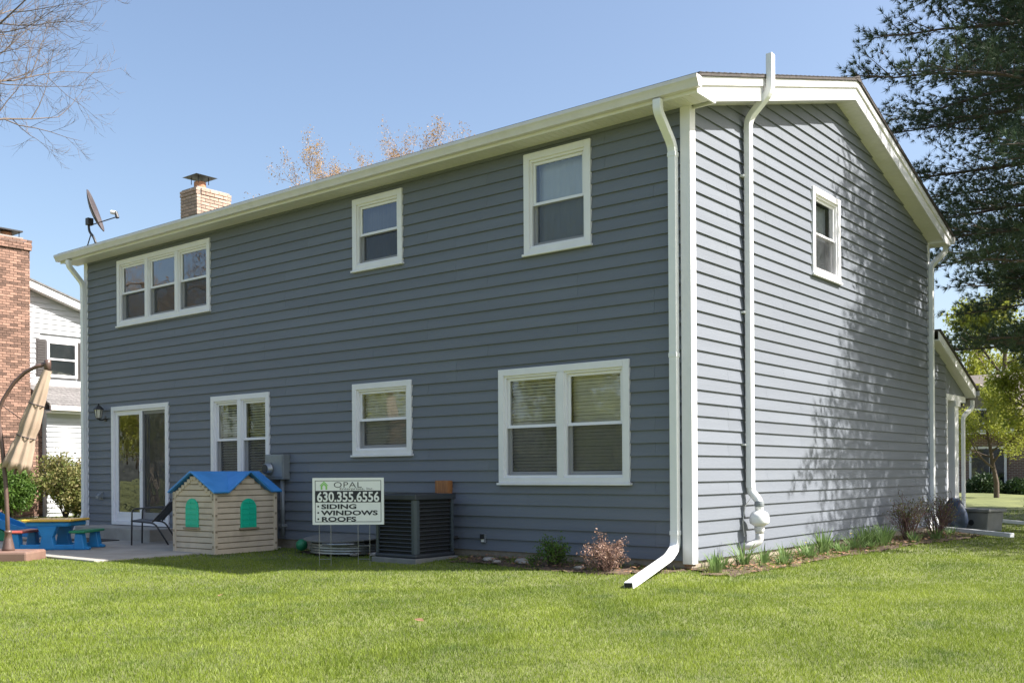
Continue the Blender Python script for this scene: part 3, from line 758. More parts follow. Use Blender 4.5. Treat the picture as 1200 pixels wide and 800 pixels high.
def electric_meter():
    t = thing("electric_meter", "grey electric meter box on the rear wall behind the playhouse", "meter", (-7.37, -.02, .35))
    MB().box((-.225, -.14, .80), (.225, -.0, 1.20)).build("box", "grey_metal", t, bevel=.01)
    MB().box((-.21, -.152, .84), (.21, -.141, 1.18)).build("cover", "grey_metal", t, bevel=.004)
    MB().lathe([(.098, 0), (.098, .03), (.09, .035), (.085, .09), (.06, .10)], (0, 0, 0), 20).build("meter_dial", "galv", t, loc=(-.09, -.152, .97), rot=(PI/2, 0, 0), smooth=True)
    MB().lathe([(.07, 0), (.07, .012)], (0, 0, 0), 20).build("face", "black_metal", t, loc=(-.09, -.25, .97), rot=(PI/2, 0, 0))
    MB().tube([(.11, -.06, .80), (.11, -.06, -.1)], .035, 12).build("conduit", "grey_metal", t, smooth=True)
    MB().box((.07, -.11, .05), (.15, -.0, .09)).build("strap", "grey_metal", t)
electric_meter()
def outlet():
    t = thing("wall_outlet", "small weatherproof outlet low on the rear siding", "outlet", (-3.11, -.018, .36))
    MB().box((-.04, -.03, -.06), (.04, .0, .06)).build("plate", "grey_metal", t, bevel=.004)
    MB().box((-.03, -.055, -.01), (.03, -.031, .055)).build("cover", "black_metal", t, bevel=.004)
    MB().box((-.022, -.036, -.05), (.022, -.031, -.015)).build("socket", "blind_pale", t)
outlet()
def hood():
    t = thing("vent_hood", "grey vent hood on the siding left of the patio door", "vent", (-12.86, -.016, .84))
    MB().box((-.07, -.012, -.07), (.07, .0, .08)).build("flange", "grey_metal", t, bevel=.003)
    MB().prism([(0, .07), (-.012, .07), (-.10, .0), (-.10, -.05), (-.085, -.05), (-.012, -.03), (0, -.03)], 0, -.05, .05).build("cowl", "grey_metal", t, bevel=.004)
hood()
def disconnect():
    t = thing("mounting_block", "weathered cedar block on the siding above the air conditioner", "wood block", (-3.79, -.018, .84))
    MB().box((-.13, -.09, 0), (.12, .0, .29)).build("block", "cedar", t, bevel=.006)
    MB().box((-.02, -.10, .02), (.115, -.091, .26)).build("cover_board", "cedar", t, bevel=.004)
    MB().tube([(.06, -.05, 0), (.06, -.05, -.1), (.06, -.07, -.70)], .018, 8).build("conduit", "grey_metal", t)
disconnect()

# ---- satellite dish
def dish():
    t = thing("satellite_dish", "dark oval satellite dish on a mast at the roof edge", "satellite dish", (-13.12, .05, 5.73))
    # mast foot, bent mast and strut
    MB().box((-.10, -.06, -.005), (.10, .10, .02)).build("foot", "dark_metal", t)
    MB().tube(fillet([(.02, 0, .01), (-.10, -.01, .22), (-.24, -.02, .33), (-.26, -.02, .52)], .08), .024, 10).build("mast", "dark_metal", t, smooth=True)
    MB().tube([(-.32, -.03, .01), (-.17, -.02, .27)], .012, 6).build("strut", "dark_metal", t)
    MB().box((-.30, -.07, .46), (-.19, .05, .60)).build("bracket", "dark_metal", t, bevel=.01)
    # reflector: shallow ellipse bowl, seen nearly from the edge
    mb = MB(); n = 28; rings = 6; vs = [(0, 0, 0)]; fs = []
    for r in range(1, rings+1):
        q = r/rings
        for k in range(n):
            a = 2*PI*k/n; vs.append((.34*q*math.cos(a), .43*q*math.sin(a), .085*q*q))
    for k in range(n): fs.append((0, 1+k, 1+(k+1) % n))
    for r in range(rings-1):
        for k in range(n): fs.append((1+r*n+k, 1+(r+1)*n+k, 1+(r+1)*n+(k+1) % n, 1+r*n+(k+1) % n))
    mb.add(vs, fs); d = mb.build("reflector", "dish", t, smooth=True)
    so_ = d.modifiers.new("thick", 'SOLIDIFY'); so_.thickness = .014
    # orient: bowl axis towards +x, slightly up
    ax = Vector((.62, .70, .33)).normalized(); up_ = Vector((0, 0, 1)); yv = (up_-ax*up_.dot(ax)).normalized(); xv = yv.cross(ax)
    d.matrix_local = Matrix(((xv.x, yv.x, ax.x, -.20), (xv.y, yv.y, ax.y, .0), (xv.z, yv.z, ax.z, .72), (0, 0, 0, 1)))
    p0 = Vector((-.22, .0, .46)); p1 = Vector((.26, .28, .60))
    MB().tube([p0, p1], .011, 6).build("feed_arm", "dark_metal", t)
    MB().tube([p1+Vector((.02, .01, -.02)), p1+Vector((-.02, -.01, .10))], .035, 10).build("receiver", "dark_metal", t)
    MB().tube([p1+Vector((-.02, -.01, .08)), p1+Vector((-.10, -.06, .10))], .038, 12).build("feed_horn", "trim", t)
dish()

# ------------------------------------------------------------------ air conditioner
def ac():
    x0, y0, S_, H = -4.19, -1.0, .76, .86
    t = thing("air_conditioner", "dark louvred air conditioner unit on a pad against the rear wall", "air conditioner", (x0, y0, .10))
    MB().box((-.03, -.03, -.12), (S_+.03, S_+.03, .03)).build("pad", "box_grey", t, bevel=.01)
    MB().box((.05, .05, .05), (S_-.05, S_-.05, H-.06)).build("coil", "ac_core", t)
    MB().box((.0, .0, .03), (S_, S_, .085)).build("base_pan", "ac_dark", t, bevel=.02)
    MB().box((-.01, -.01, H-.075), (S_+.01, S_+.01, H)).build("top_cover", "ac_dark", t, bevel=.012)
    for (px, py) in ((0, 0), (S_, 0), (0, S_), (S_, S_)):
        sx = 1 if px == 0 else -1; sy = 1 if py == 0 else -1; wv = .075
        MB().prism([(px, py+sy*.03), (px+sx*.03, py), (px+sx*wv, py), (px+sx*wv, py+sy*.02), (px+sx*.02, py+sy*wv), (px, py+sy*wv)], 2, .086, H-.076).build("corner_post", "ac_post", t)
    n = 13; h0 = .10; h1 = H-.09
    for face in range(4):
        for i in range(n):
            z = h0+(h1-h0)*(i+.5)/n
            pr = [(.010, z+.006), (.006, z-.004), (.024, z-.016), (.027, z-.011), (.014, z-.001), (.016, z+.006)]
            lv = MB()
            if face == 0: lv.prism([(p, q) for p, q in pr], 0, .08, S_-.08)
            elif face == 1: lv.prism([(S_-p, q) for p, q in pr], 0, .08, S_-.08)
            elif face == 2: lv.prism([(S_-p, q) for p, q in pr], 1, .08, S_-.08)
            else: lv.prism([(p, q) for p, q in pr], 1, .08, S_-.08)
            lv.build("louvre", "ac_dark", t)
    MB().lathe([(.30, -.01), (.30, .006), (.27, .01), (.05, .015)], (S_/2, S_/2, H), 24).build("fan_grille", "black_metal", t)
    MB().tube([(S_*.8, S_-.01, .25), (S_*.8, 1.0, .25)], .022, 8).build("refrigerant_line", "rubber", t)
ac()

# ------------------------------------------------------------------ window well with cover
def well():
    t = thing("window_well", "corrugated steel window well with a grey plastic cover by the foundation", "window well", (-5.55, -.015, .08))
    mb = MB(); n = 26; lv = 12; R1, R2 = .62, .72
    for j in range(lv+1):
        r = .012*math.sin(j*PI/1.5)
        for k in range(n+1):
            a = PI*k/n; mb.v.append(((R1+r)*math.cos(a), -(R2+r)*math.sin(a)**.7 if math.sin(a) > 0 else 0,   .15*j/lv))
    for j in range(lv):
        for k in range(n): mb.f.append((j*(n+1)+k, j*(n+1)+k+1, (j+1)*(n+1)+k+1, (j+1)*(n+1)+k))
    mb.build("well", "galv", t, smooth=True)
    pts = [(.70*math.cos(PI*k/20), -.80*max(0, math.sin(PI*k/20))**.6) for k in range(21)]
    cv = MB(); m_ = len(pts)
    cv.add([(x, y, .175+.06*(1+y/.8)) for x, y in pts]+[(x, y, .19+.06*(1+y/.8)) for x, y in pts], [tuple(range(m_))[::-1], tuple(range(m_, 2*m_))]+[(i, (i+1) % m_, (i+1) % m_+m_, i+m_) for i in range(m_)])
    cv.build("cover", "box_grey", t)
    gl = MB(); gl.tube([(.1, -.80, .15), (.3, -.76, .15), (.48, -.64, .155), (.60, -.46, .16)], .02, 8); gl.build("rim", "galv", t, smooth=True)
well()
gb = MB().lathe([(.0, -.09), (.05, -.075), (.08, -.045), (.09, 0), (.08, .045), (.05, .075), (.0, .09)], (0, 0, 0), 16).build("ball", "toy_dgreen", None, loc=(-6.35, -.45, .165), smooth=True)
tag(gb, "small green ball on the ground behind the playhouse corner", "ball")

# ------------------------------------------------------------------ yard sign
def text_mesh(txt, size, name, mt, parent, loc, sx=1.0, off=0.0, align='LEFT', spacing=1.0):
    cu = bpy.data.curves.new(name, 'FONT'); cu.body = txt; cu.size = size; cu.offset = off; cu.align_x = align; cu.space_character = spacing
    cu.extrude = .0006; cu.resolution_u = 3
    ob = bpy.data.objects.new(name, cu); COL.objects.link(ob)
    dg = bpy.context.evaluated_depsgraph_get(); me = bpy.data.meshes.new_from_object(ob.evaluated_get(dg))
    bpy.data.objects.remove(ob); me.materials.clear(); me.materials.append(MATS[mt])
    o = bpy.data.objects.new(name, me); COL.objects.link(o); o.parent = parent; o.location = loc
    o.rotation_euler = (PI/2, 0, 0); o.scale = (sx, 1, 1); return o
def yard_sign():
    W, H = .92, .60
    t = thing("yard_sign", "white contractor yard sign with phone number on thin wire legs", "sign", (-4.08, -1.56, .05), math.radians(37))
    zb = .53
    bd = MB().box((-W/2, -.005, zb), (W/2, .005, zb+H)).build("board", "sign_white", t, bevel=.002)
    y = -.0058
    bo = MB(); b = .034; th = .007
    for (a, c, d, e) in ((-W/2+b, W/2-b, zb+b, zb+b+th), (-W/2+b, W/2-b, zb+H-b-th, zb+H-b), (-W/2+b, -W/2+b+th, zb+b+th, zb+H-b-th), (W/2-b-th, W/2-b, zb+b+th, zb+H-b-th)):
        bo.box((a, y-.0006, d), (c, y+.0004, e))
    bo.build("border", "sign_ink", bd)
    MB().box((-W/2+b+th, y-.0006, zb+.285), (W/2-b-th, y+.0004, zb+.435)).build("band", "sign_ink", bd)
    text_mesh("630.355.6556", .172, "lettering", "sign_white", bd, (0, y-.0014, zb+.298), sx=.86, off=.0042, align='CENTER')
    text_mesh("OPAL", .105, "lettering", "sign_ink", bd, (-.19, y-.0008, zb+.475), sx=1.35, off=-.0008, spacing=1.08)
    text_mesh("Enterprises, Inc.", .048, "lettering", "sign_ink", bd, (-.11, y-.0008, zb+.444), sx=1.42, off=-.0002)
    for k, s_ in enumerate(("SIDING", "WINDOWS", "ROOFS")):
        z = zb+.205-.081*k
        text_mesh(s_, .082, "lettering", "sign_ink", bd, (-.345, y-.0008, z), sx=1.72, off=.0026)
        MB().lathe([(.012, 0), (.012, .001)], (0, 0, 0), 10).build("bullet", "sign_ink", bd, loc=(-.385, y, z+.03), rot=(PI/2, 0, 0))
    # green house mark: roof chevron and ring
    lg = MB(); yy = y-.0008
    cx, cz = -.31, zb+.495
    lg.prism([(cx-.058, cz+.005), (cx, cz+.062), (cx+.058, cz+.005), (cx+.044, cz+.005), (cx, cz+.044), (cx-.044, cz+.005)], 1, yy, yy+.0006)
    lg.prism([(cx-.042, cz-.045), (cx-.020, cz-.045), (cx-.020, cz-.005), (cx, cz+.016), (cx+.020, cz-.005), (cx+.020, cz-.045), (cx+.042, cz-.045), (cx+.042, cz+.002), (cx, cz+.038), (cx-.042, cz+.002)], 1, yy, yy+.0006)
    lg.build("logo", "sign_green", bd)
    for xs_ in (-.30, .20):
        lg_ = MB(); r = .0035
        for xx in (xs_-.075, xs_+.075): lg_.tube([(xx, .0, zb+.12), (xx, .0, zb-.02), (xx, 0, -.10)], r, 6)
        for zz in (zb-.27, .09): lg_.tube([(xs_-.075, 0, zz), (xs_+.075, 0, zz)], r, 6)
        lg_.build("wire_leg", "galv", t)
yard_sign()

# ------------------------------------------------------------------ playhouse
def playhouse():
    A, B, Hh, PK = 1.0, 1.2, .93, .28     # along x, along y, eaves, rise
    t = thing("playhouse", "beige plastic playhouse with blue roof and green shutters", "playhouse", (-7.02, -1.52, .05), math.radians(3))
    # origin = corner nearest the lawn; walls run to -x and +y
    def boards(nm, horiz):
        L_ = A if horiz else B
        o = MB()
        if horiz: o.box((-A+.03, .03, 0), (-.03, .07, Hh))
        else: o.box((-.07, .03, 0), (-.03, B-.03, Hh))
        if horiz: o.prism([(-A+.03, Hh), (-.03, Hh), (-A/2, Hh+PK-.03)], 1, .03, .07)
        else: o.prism([(B*.2, Hh), (B*.86, Hh), (B*.53, Hh+PK-.03)], 0, -.07, -.03)
        w_ = o.build("wall", "toy_beige_dark", t)
        k = 0; z = .0; hstep = .087
        while z < Hh+PK-.06:
            zt = z+hstep-.012
            if horiz:
                lo = -A+.06; hi = -.06
                if z > Hh-.02:
                    f_ = 1-(zt-Hh)/PK; lo = -A/2-(A/2-.05)*f_; hi = -A/2+(A/2-.05)*f_
            else:
                lo = .06; hi = B-.06
                if z > Hh-.02:
                    f_ = 1-(zt-Hh)/PK; lo = B*.53-.32*B*f_; hi = B*.53+.32*B*f_
            if hi-lo > .06:
                if horiz: MB().prism([(.03, z), (.012, z+.002), (.018, zt), (.03, zt)], 0, lo, hi).build("clapboard", "toy_beige", w_, bevel=.004)
                else: MB().prism([(-.03, z), (-.012, z+.002), (-.018, zt), (-.03, zt)], 1, lo, hi).build("clapboard", "toy_beige", w_, bevel=.004)
            z += hstep; k += 1
        return w_
    boards("front", True); boards("side", False)
    MB().box((-A+.03, B-.07, 0), (-.03, B-.03, Hh)).build("wall", "toy_beige", t); MB().box((-A+.03, .071, 0), (-A+.07, B-.071, Hh)).build("wall", "toy_beige", t)
    for (px, py) in ((0, 0), (-A, 0), (0, B), (-A, B)):
        sx = -1 if px == 0 else 1; sy = 1 if py == 0 else -1
        c = MB().box((px, py, 0), (px+sx*.065, py+sy*.065, Hh)).build("corner_post", "toy_beige", t, bevel=.012)
        for z in (.10, .32, .56, .80):
            MB().box((px-sx*.004, py+sy*.018, z), (px+sx*.01, py+sy*.05, z+.035)).build("notch", "toy_beige_dark", c)
            MB().box((px+sx*.018, py-sy*.004, z), (px+sx*.05, py+sy*.01, z+.035)).build("notch", "toy_beige_dark", c)
    # arched shutter windows
    def shutter(cx, cz, w_, h_, horiz):
        n = 10; pts = [(cx-w_/2, cz), (cx+w_/2, cz)]+[(cx+w_/2*math.cos(PI*k/n), cz+h_+w_/2*math.sin(PI*k/n)) for k in range(n+1)]
        base = MB()
        if horiz: base.prism(pts, 1, -.004, .02)
        else: base.prism(pts, 0, .004, -.02)
        b_ = base.build("shutter_window", "toy_green", t, bevel=.006)
        rb = MB()
        for dz in np.linspace(.03, h_+w_*.25, 5):
            hw = w_/2-.025 if dz < h_ else w_/2-.05
            if horiz: rb.box((cx-hw, -.010, cz+dz), (cx-.012, -.003, cz+dz+.035)); rb.box((cx+.012, -.010, cz+dz), (cx+hw, -.003, cz+dz+.035))
            else: rb.box((.003, cx-hw, cz+dz), (.010, cx-.012, cz+dz+.035)); rb.box((.003, cx+.012, cz+dz), (.010, cx+hw, cz+dz+.035))
        rb.build("panel", "toy_green", b_, bevel=.003)
        if horiz: MB().box((cx-w_/2-.03, -.03, cz-.03), (cx+w_/2+.03, .02, cz-.001)).build("ledge", "toy_beige_dark", b_, bevel=.005)
        else: MB().box((.03, cx-w_/2-.03, cz-.03), (-.02, cx+w_/2+.03, cz-.001)).build("ledge", "toy_beige_dark", b_, bevel=.005)
    shutter(-A*.53, .40, .30, .28, True); shutter(B*.53, .38, .30, .29, False)
    # roof: main gable over the short side plus a cross gable over the long side
    ov = .05; th = .035
    def slab(pts):
        n = Vector((Vector(pts[1])-Vector(pts[0])).cross(Vector(pts[2])-Vector(pts[0]))).normalized()
        if n.z < 0: n = -n
        k = len(pts); return MB().add(list(pts)+[Vector(p)+n*th for p in pts], [tuple(range(k)), tuple(range(k, 2*k))]+[(i, (i+1) % k, (i+1) % k+k, i+k) for i in range(k)])
    rg = Hh+PK; ez = Hh-.03; dx = A/2+ov
    cyc = B*.53; hw = .41
    slab([(ov, -ov, ez), (ov, cyc-hw, ez), (-A/2, cyc, rg), (-A/2, -ov, rg)]).build("roof_panel", "toy_blue", t, bevel=.012)
    slab([(ov, cyc+hw, ez), (ov, B+ov, ez), (-A/2, B+ov, rg), (-A/2, cyc+.001, rg)]).build("roof_panel", "toy_blue", t, bevel=.012)
    slab([(-A-ov, -ov, ez), (-A-ov, B+ov, ez), (-A/2-.001, B+ov, rg), (-A/2-.001, -ov, rg)]).build("roof_panel", "toy_blue", t, bevel=.012)
    slab([(ov+.01, cyc, rg-.002), (-A/2+.02, cyc, rg-.002), (ov+.01, cyc-hw, ez)]).build("roof_panel", "toy_blue", t, bevel=.01)
    slab([(ov+.01, cyc+.001, rg-.002), (-A/2+.02, cyc+.001, rg-.002), (ov+.01, cyc+hw, ez)]).build("roof_panel", "toy_blue", t, bevel=.01)
    # scalloped trim below the short gable
    sc = MB()
    for k in range(7):
        for sgn in (-1, 1):
            u = (k+.5)/7; x = -A/2+sgn*(A/2-.02)*u; z = rg-.03-u*(PK+.02)
            sc.prism([(x-.04, z), (x+.04, z-sgn*0), (x+.03, z-.05), (x, z-.065), (x-.03, z-.05)], 1, .0, .028)
    sc.build("scallop_trim", "toy_beige", t)
playhouse()

# ------------------------------------------------------------------ patio furniture
def patio_chair():
    t = thing("patio_chair", "dark metal sling patio chair standing by the glass door", "chair", (-9.72, -.86, PZ), math.radians(-48))
    r = .014; W = .56
    for s in (-1, 1):
        x = s*W/2
        MB().tube(fillet([(x, -.26, 0), (x, -.25, .60), (x, .18, .62), (x, .30, .60)], .07), r, 8).build("front_leg", "dark_metal", t, smooth=True)
        MB().tube(fillet([(x, .34, 0), (x, .12, .36), (x, -.26, .40)], .08), r, 8).build("rear_leg", "dark_metal", t, smooth=True)
        MB().tube(fillet([(x, .08, .38), (x, .26, .58), (x, .36, .70)], .08), r, 8).build("back_post", "dark_metal", t, smooth=True)
    MB().tube([(-W/2, .36, .70), (W/2, .36, .70)], r, 8).build("top_rail", "dark_metal", t)
    MB().tube([(-W/2, -.26, .40), (W/2, -.26, .40)], r, 8).build("front_rail", "dark_metal", t)
    n = 10; pr = [(-.26, .41), (-.1, .385), (.04, .375), (.10, .40), (.18, .49), (.28, .60), (.36, .70)]
    sl = MB(); sl.add([(-W/2+.01, a, b) for a, b in pr]+[(W/2-.01, a, b) for a, b in pr], [(i, i+1, i+1+len(pr), i+len(pr)) for i in range(len(pr)-1)])
    sl.build("sling", "sling", t, smooth=True)
patio_chair()
mt_ = MB().box((-.55, -.26, 0), (.55, .26, .014)).build("door_mat", "rubber", None, loc=(-11.55, -.98, PZ+.001), bevel=.005)
tag(mt_, "dark rubber door mat on the patio before the step", "mat")
def picnic():
    t = thing("picnic_table", "blue child's picnic table with yellow top and red and green seats", "picnic table", (-10.05, -2.35, PZ), math.radians(38))
    tp = MB().box((-.39, -.36, .44), (.39, .36, .475)).build("table_top", "toy_yellow", t, bevel=.02)
    MB().box((-.35, -.32, .36), (.35, .32, .439)).build("apron", "toy_blue2", t, bevel=.03)
    for s in (-1, 1):
        c = MB(); c.prism([(-.13, 0), (.13, 0), (.09, .2), (.16, .37), (-.16, .37), (-.09, .2)], 1, s*.27-.06, s*.27+.06); c.build("pedestal", "toy_blue2", t, bevel=.02)
        MB().prism([(-.66, 0), (.66, 0), (.66, .04), (.5, .085), (-.5, .085), (-.66, .04)], 1, s*.27-.05, s*.27+.05).build("foot_beam", "toy_blue2", t, bevel=.015)
    for s, m_ in ((-1, "toy_red"), (1, "toy_dgreen")):
        MB().box((s*.36, -.38, .26), (s*.62, .38, .30)).build("bench_seat", m_, t, bevel=.018)
        for q in (-1, 1):
            MB().prism([(s*.60, .0), (s*.42, 0), (s*.44, .258), (s*.56, .258)], 1, q*.27-.07, q*.27+.07).build("bench_leg", "toy_blue2", t, bevel=.02)
picnic()
def umbrella():
    t = thing("patio_umbrella", "closed beige cantilever umbrella on a curved brown pole and heavy base", "umbrella", (-8.75, -3.70, .045), 0)
    rx = Vector((R_.x, R_.y, 0)).normalized()          # the arm lies across the view
    rx = Vector((.781, .625, 0))
    def q(a, z): return Vector((rx.x*a, rx.y*a, z))
    k = .0118
    MB().box((-.62, -.30, -.02), (.40, .30, .14)).build("base", "umb_base", t, bevel=.03, rot=(0, 0, math.atan2(rx.y, rx.x)))
    MB().lathe([(.085, .14), (.082, .17), (.055, .30), (.042, .38), (.05, .385), (.05, .42), (.032, .425)], (0, 0, 0), 18).build("pole_foot", "umb_bronze", t, smooth=True)
    P = [(9, 642), (8, 600), (6, 560), (3, 525), (0, 500), (-2, 488), (-1, 476), (3, 465), (9, 455), (18, 442), (30, 431), (44, 424), (57, 421)]
    pts = [q((x-9)*k, .15+(642-y)*k) for x, y in P]
    MB().tube(pts, [.030]*6+[.027]*7, 10).build("arm", "umb_bronze", t, smooth=True)
    e = pts[-1]
    MB().lathe([(.02, -.10), (.045, -.09), (.05, 0), (.045, .05), (.02, .06)], tuple(e), 14).build("hub", "umb_bronze", t, smooth=True)
    # folded canopy: pleated, hanging from the hub and drawn back to the pole
    axis0 = e+Vector((0, 0, -.09)); axis1 = q((19-9)*k, .15+(642-545)*k)
    d = (axis1-axis0); L_ = d.length; d.normalize(); sd = Vector((-rx.y, rx.x, 0)); s2 = d.cross(sd)
    n = 48; rings = 14; vs = []; fs = []; rg = random.Random(5)
    ph = [rg.uniform(-.2, .2) for _ in range(n)]
    for i in range(rings+1):
        u = i/rings
        r = .055+.11*u**.8
        if .30 < u < .40: r *= .93
        if .62 < u < .74: r *= .86
        if u > .9: r *= 1.06
        c = axis0+d*(L_*u)
        for j in range(n):
            a = 2*PI*j/n; pl = 1+.16*math.cos(a*8+ph[j]*2)*min(1, u*3)
            v = c+(sd*math.cos(a)+s2*math.sin(a))*r*pl
            if i == rings: v = v+d*(.05*math.cos(a*8))
            vs.append(v)
    for i in range(rings):
        for j in range(n): fs.append((i*n+j, i*n+(j+1) % n, (i+1)*n+(j+1) % n, (i+1)*n+j))
    fs.append(tuple(range(rings*n, rings*n+n)))
    cn = MB(); cn.add(vs, fs); cn.build("canopy", "canvas", t, smooth=True)
    for u, r in ((.35, .098), (.68, .118)):
        c = axis0+d*(L_*u); mbs = MB(); ring = [c+(sd*math.cos(2*PI*j/20)+s2*math.sin(2*PI*j/20))*r*1.08 for j in range(21)]
        mbs.tube(ring, .009, 6); mbs.build("strap", "canvas_dark", t)
    MB().tube([axis0+d*(L_*.68)-rx*.11, q((1-9)*k, .15+(642-508)*k)], .006, 5).build("tie_cord", "canvas_dark", t)
    MB().tube([axis0+d*(L_*.52)-rx*.10, q((2-9)*k, .15+(642-470)*k)], .006, 5).build("tie_cord", "canvas_dark", t)
    MB().tube([axis1, axis1+d*.09], .02, 8).build("finial", "umb_bronze", t)
umbrella()
def slide():
    t = thing("toy_slide", "child's plastic slide with blue chute, orange side and green base", "slide", (-13.0, -2.0, PZ), math.radians(38))
    pr = [(-.95, .72), (-.8, .76), (-.55, .70), (-.2, .50), (.2, .28), (.55, .14), (.85, .10)]
    ch_ = MB(); vs = []; prof = [(-.23, .12), (-.20, .12), (-.19, .0), (.19, 0), (.20, .12), (.23, .12), (.22, -.05), (-.22, -.05)]
    for x, z in pr: vs += [(x, a, z+b) for a, b in prof]
    n = len(prof); fs = [(i*n+k, i*n+(k+1) % n, (i+1)*n+(k+1) % n, (i+1)*n+k) for i in range(len(pr)-1) for k in range(n)]+[tuple(range(n)), tuple(range((len(pr)-1)*n, len(pr)*n))]
    ch_.add(vs, fs); ch_.build("chute", "toy_blue2", t, bevel=.01)
    MB().prism([(-1.0, 0), (-.62, 0), (-.62, .62), (-.9, .70), (-1.0, .70)], 1, -.25, .25).build("ladder_tower", "toy_orange", t, bevel=.02)
    MB().prism([(-.61, 0), (.30, 0), (.30, .16), (-.1, .36), (-.61, .60)], 1, -.17, .17).build("support", "toy_dgreen", t, bevel=.02)
    MB().prism([(-.61, .02), (-.2, .02), (-.3, .30), (-.61, .40)], 1, -.21, -.171).build("side_panel", "toy_orange", t, bevel=.01)
slide()

# ------------------------------------------------------------------ right end: box and bag by the porch
t = thing("storage_box", "grey plastic storage box beside the downspout at the porch", "box", (.55, 10.15, float(ground_z(.55, 10.15))), math.radians(-20))
MB().prism([(-.36, 0), (.36, 0), (.40, .36), (-.40, .36)], 1, -.24, .24).build("tub", "box_grey", t, bevel=.02)
MB().box((-.44, -.28, .361), (.44, .28, .42)).build("lid", "box_grey", t, bevel=.015)
MB().lathe([(.055, 0), (.055, .012)], (0, 0, 0), 14).build("drain_hole", "rubber", t, loc=(.05, -.235, .16), rot=(PI/2, 0, 0))
def bag():
    rng_ = random.Random(4); mb = MB(); n = 20; vs = []; rings = 9
    for i in range(rings+1):
        u = i/rings; r = .25*(math.sin(PI*min(.98, .12+u*.8))**.6)*(1-.25*u)
        for k in range(n):
            a = 2*PI*k/n; rr = r*(1+.10*math.sin(3*a+u*5)+rng_.uniform(-.05, .05)); vs.append((rr*math.cos(a), rr*.7*math.sin(a), u*.62))
    fs = [(i*n+k, i*n+(k+1) % n, (i+1)*n+(k+1) % n, (i+1)*n+k) for i in range(rings) for k in range(n)]+[tuple(range(n))[::-1], tuple(range(rings*n, rings*n+n))]
    mb.add(vs, fs); o = mb.build("garden_bag", "bag_blue", None, loc=(.30, 9.62, float(ground_z(.3, 9.62))), smooth=True)
    tag(o, "dark blue plastic garden bag leaning at the porch wall", "bag")
bag()

# ------------------------------------------------------------------ vegetation generators
def tubes_np(polys, sides_of):
    """polylines [(pts(n,3), rad(n))] to one mesh"""
    V, F = [], []; o = 0
    for P_, r_, lvl in polys:
        n = sides_of(lvl); P_ = np.asarray(P_); m_ = len(P_)
        t = np.gradient(P_, axis=0); t /= np.linalg.norm(t, axis=1)[:, None]+1e-9
        ref = np.array([0, 0, 1.]) if abs(t[0][2]) < .9 else np.array([1., 0, 0])
        s_ = np.cross(t, ref); s_ /= np.linalg.norm(s_, axis=1)[:, None]+1e-9; b_ = np.cross(t, s_)
        a = np.arange(n)*2*PI/n
        ring = P_[:, None, :]+(s_[:, None, :]*np.cos(a)[None, :, None]+b_[:, None, :]*np.sin(a)[None, :, None])*np.asarray(r_)[:, None, None]
        V.append(ring.reshape(-1, 3))
        I, K = np.meshgrid(np.arange(m_-1), np.arange(n), indexing='ij')
        q = np.stack([I*n+K, I*n+(K+1) % n, (I+1)*n+(K+1) % n, (I+1)*n+K], -1).reshape(-1, 4)+o
        F.append(q); o += m_*n
    return np.concatenate(V), np.concatenate(F).ravel()
def grow(rng, p, d, L_, r, lvl, maxl, polys, tips, nch, ratio, spread, upb, wob, start=.3):
    n = 5 if lvl < 3 else 4
    pts = [np.array(p)]; dd = np.array(d, float)
    for i in range(n):
        dd = dd+rng.normal(0, wob, 3)+np.array([0, 0, upb[min(lvl, len(upb)-1)]])/n; dd /= np.linalg.norm(dd)
        pts.append(pts[-1]+dd*L_/n)
    rad = np.linspace(r, r*(.30 if lvl == 0 else .22), n+1)
    polys.append((np.array(pts), rad, lvl))
    if lvl == maxl:
        tips.append((pts[-1], dd, pts[-3])); return
    k = nch[min(lvl, len(nch)-1)]; k = max(2, int(k*rng.uniform(.8, 1.2)))
    for j in range(k):
        u = start+(1-start)*(j+rng.uniform(0, 1))/k; f_ = min(u, .999)*n; i = int(f_); q = pts[i]+(pts[i+1]-pts[i])*(f_-i)
        t = pts[i+1]-pts[i]; t /= np.linalg.norm(t)
        o = np.cross(t, rng.normal(0, 1, 3)); o /= np.linalg.norm(o)+1e-9
        a = spread[min(lvl, len(spread)-1)]*rng.uniform(.7, 1.25)
        nd = t*math.cos(a)+o*math.sin(a)
        grow(rng, q, nd, L_*ratio[min(lvl, len(ratio)-1)]*rng.uniform(.7, 1.15)*(1.1-.45*u), max(r*(1-.55*u)*.55, .0045), lvl+1, maxl, polys, tips, nch, ratio, spread, upb, wob, .2)
    tips.append((pts[-1], dd, pts[-3]))
def leaves_np(rng, centers, n, spread, size, droop=0):
    """n small pointed quads scattered about each centre"""
    c = np.repeat(np.asarray(centers), n, axis=0); m_ = len(c)
    p = c+rng.normal(0, spread, (m_, 3)); a = rng.normal(0, 1, (m_, 3)); a[:, 2] -= droop; a /= np.linalg.norm(a, axis=1)[:, None]
    b = np.cross(a, rng.normal(0, 1, (m_, 3))); b /= np.linalg.norm(b, axis=1)[:, None]+1e-9
    s_ = size*rng.uniform(.6, 1.3, m_)[:, None]
    V = np.stack([p-a*s_, p+b*s_*.45, p+a*s_, p-b*s_*.45], 1).reshape(-1, 3)
    return V, np.arange(m_*4)
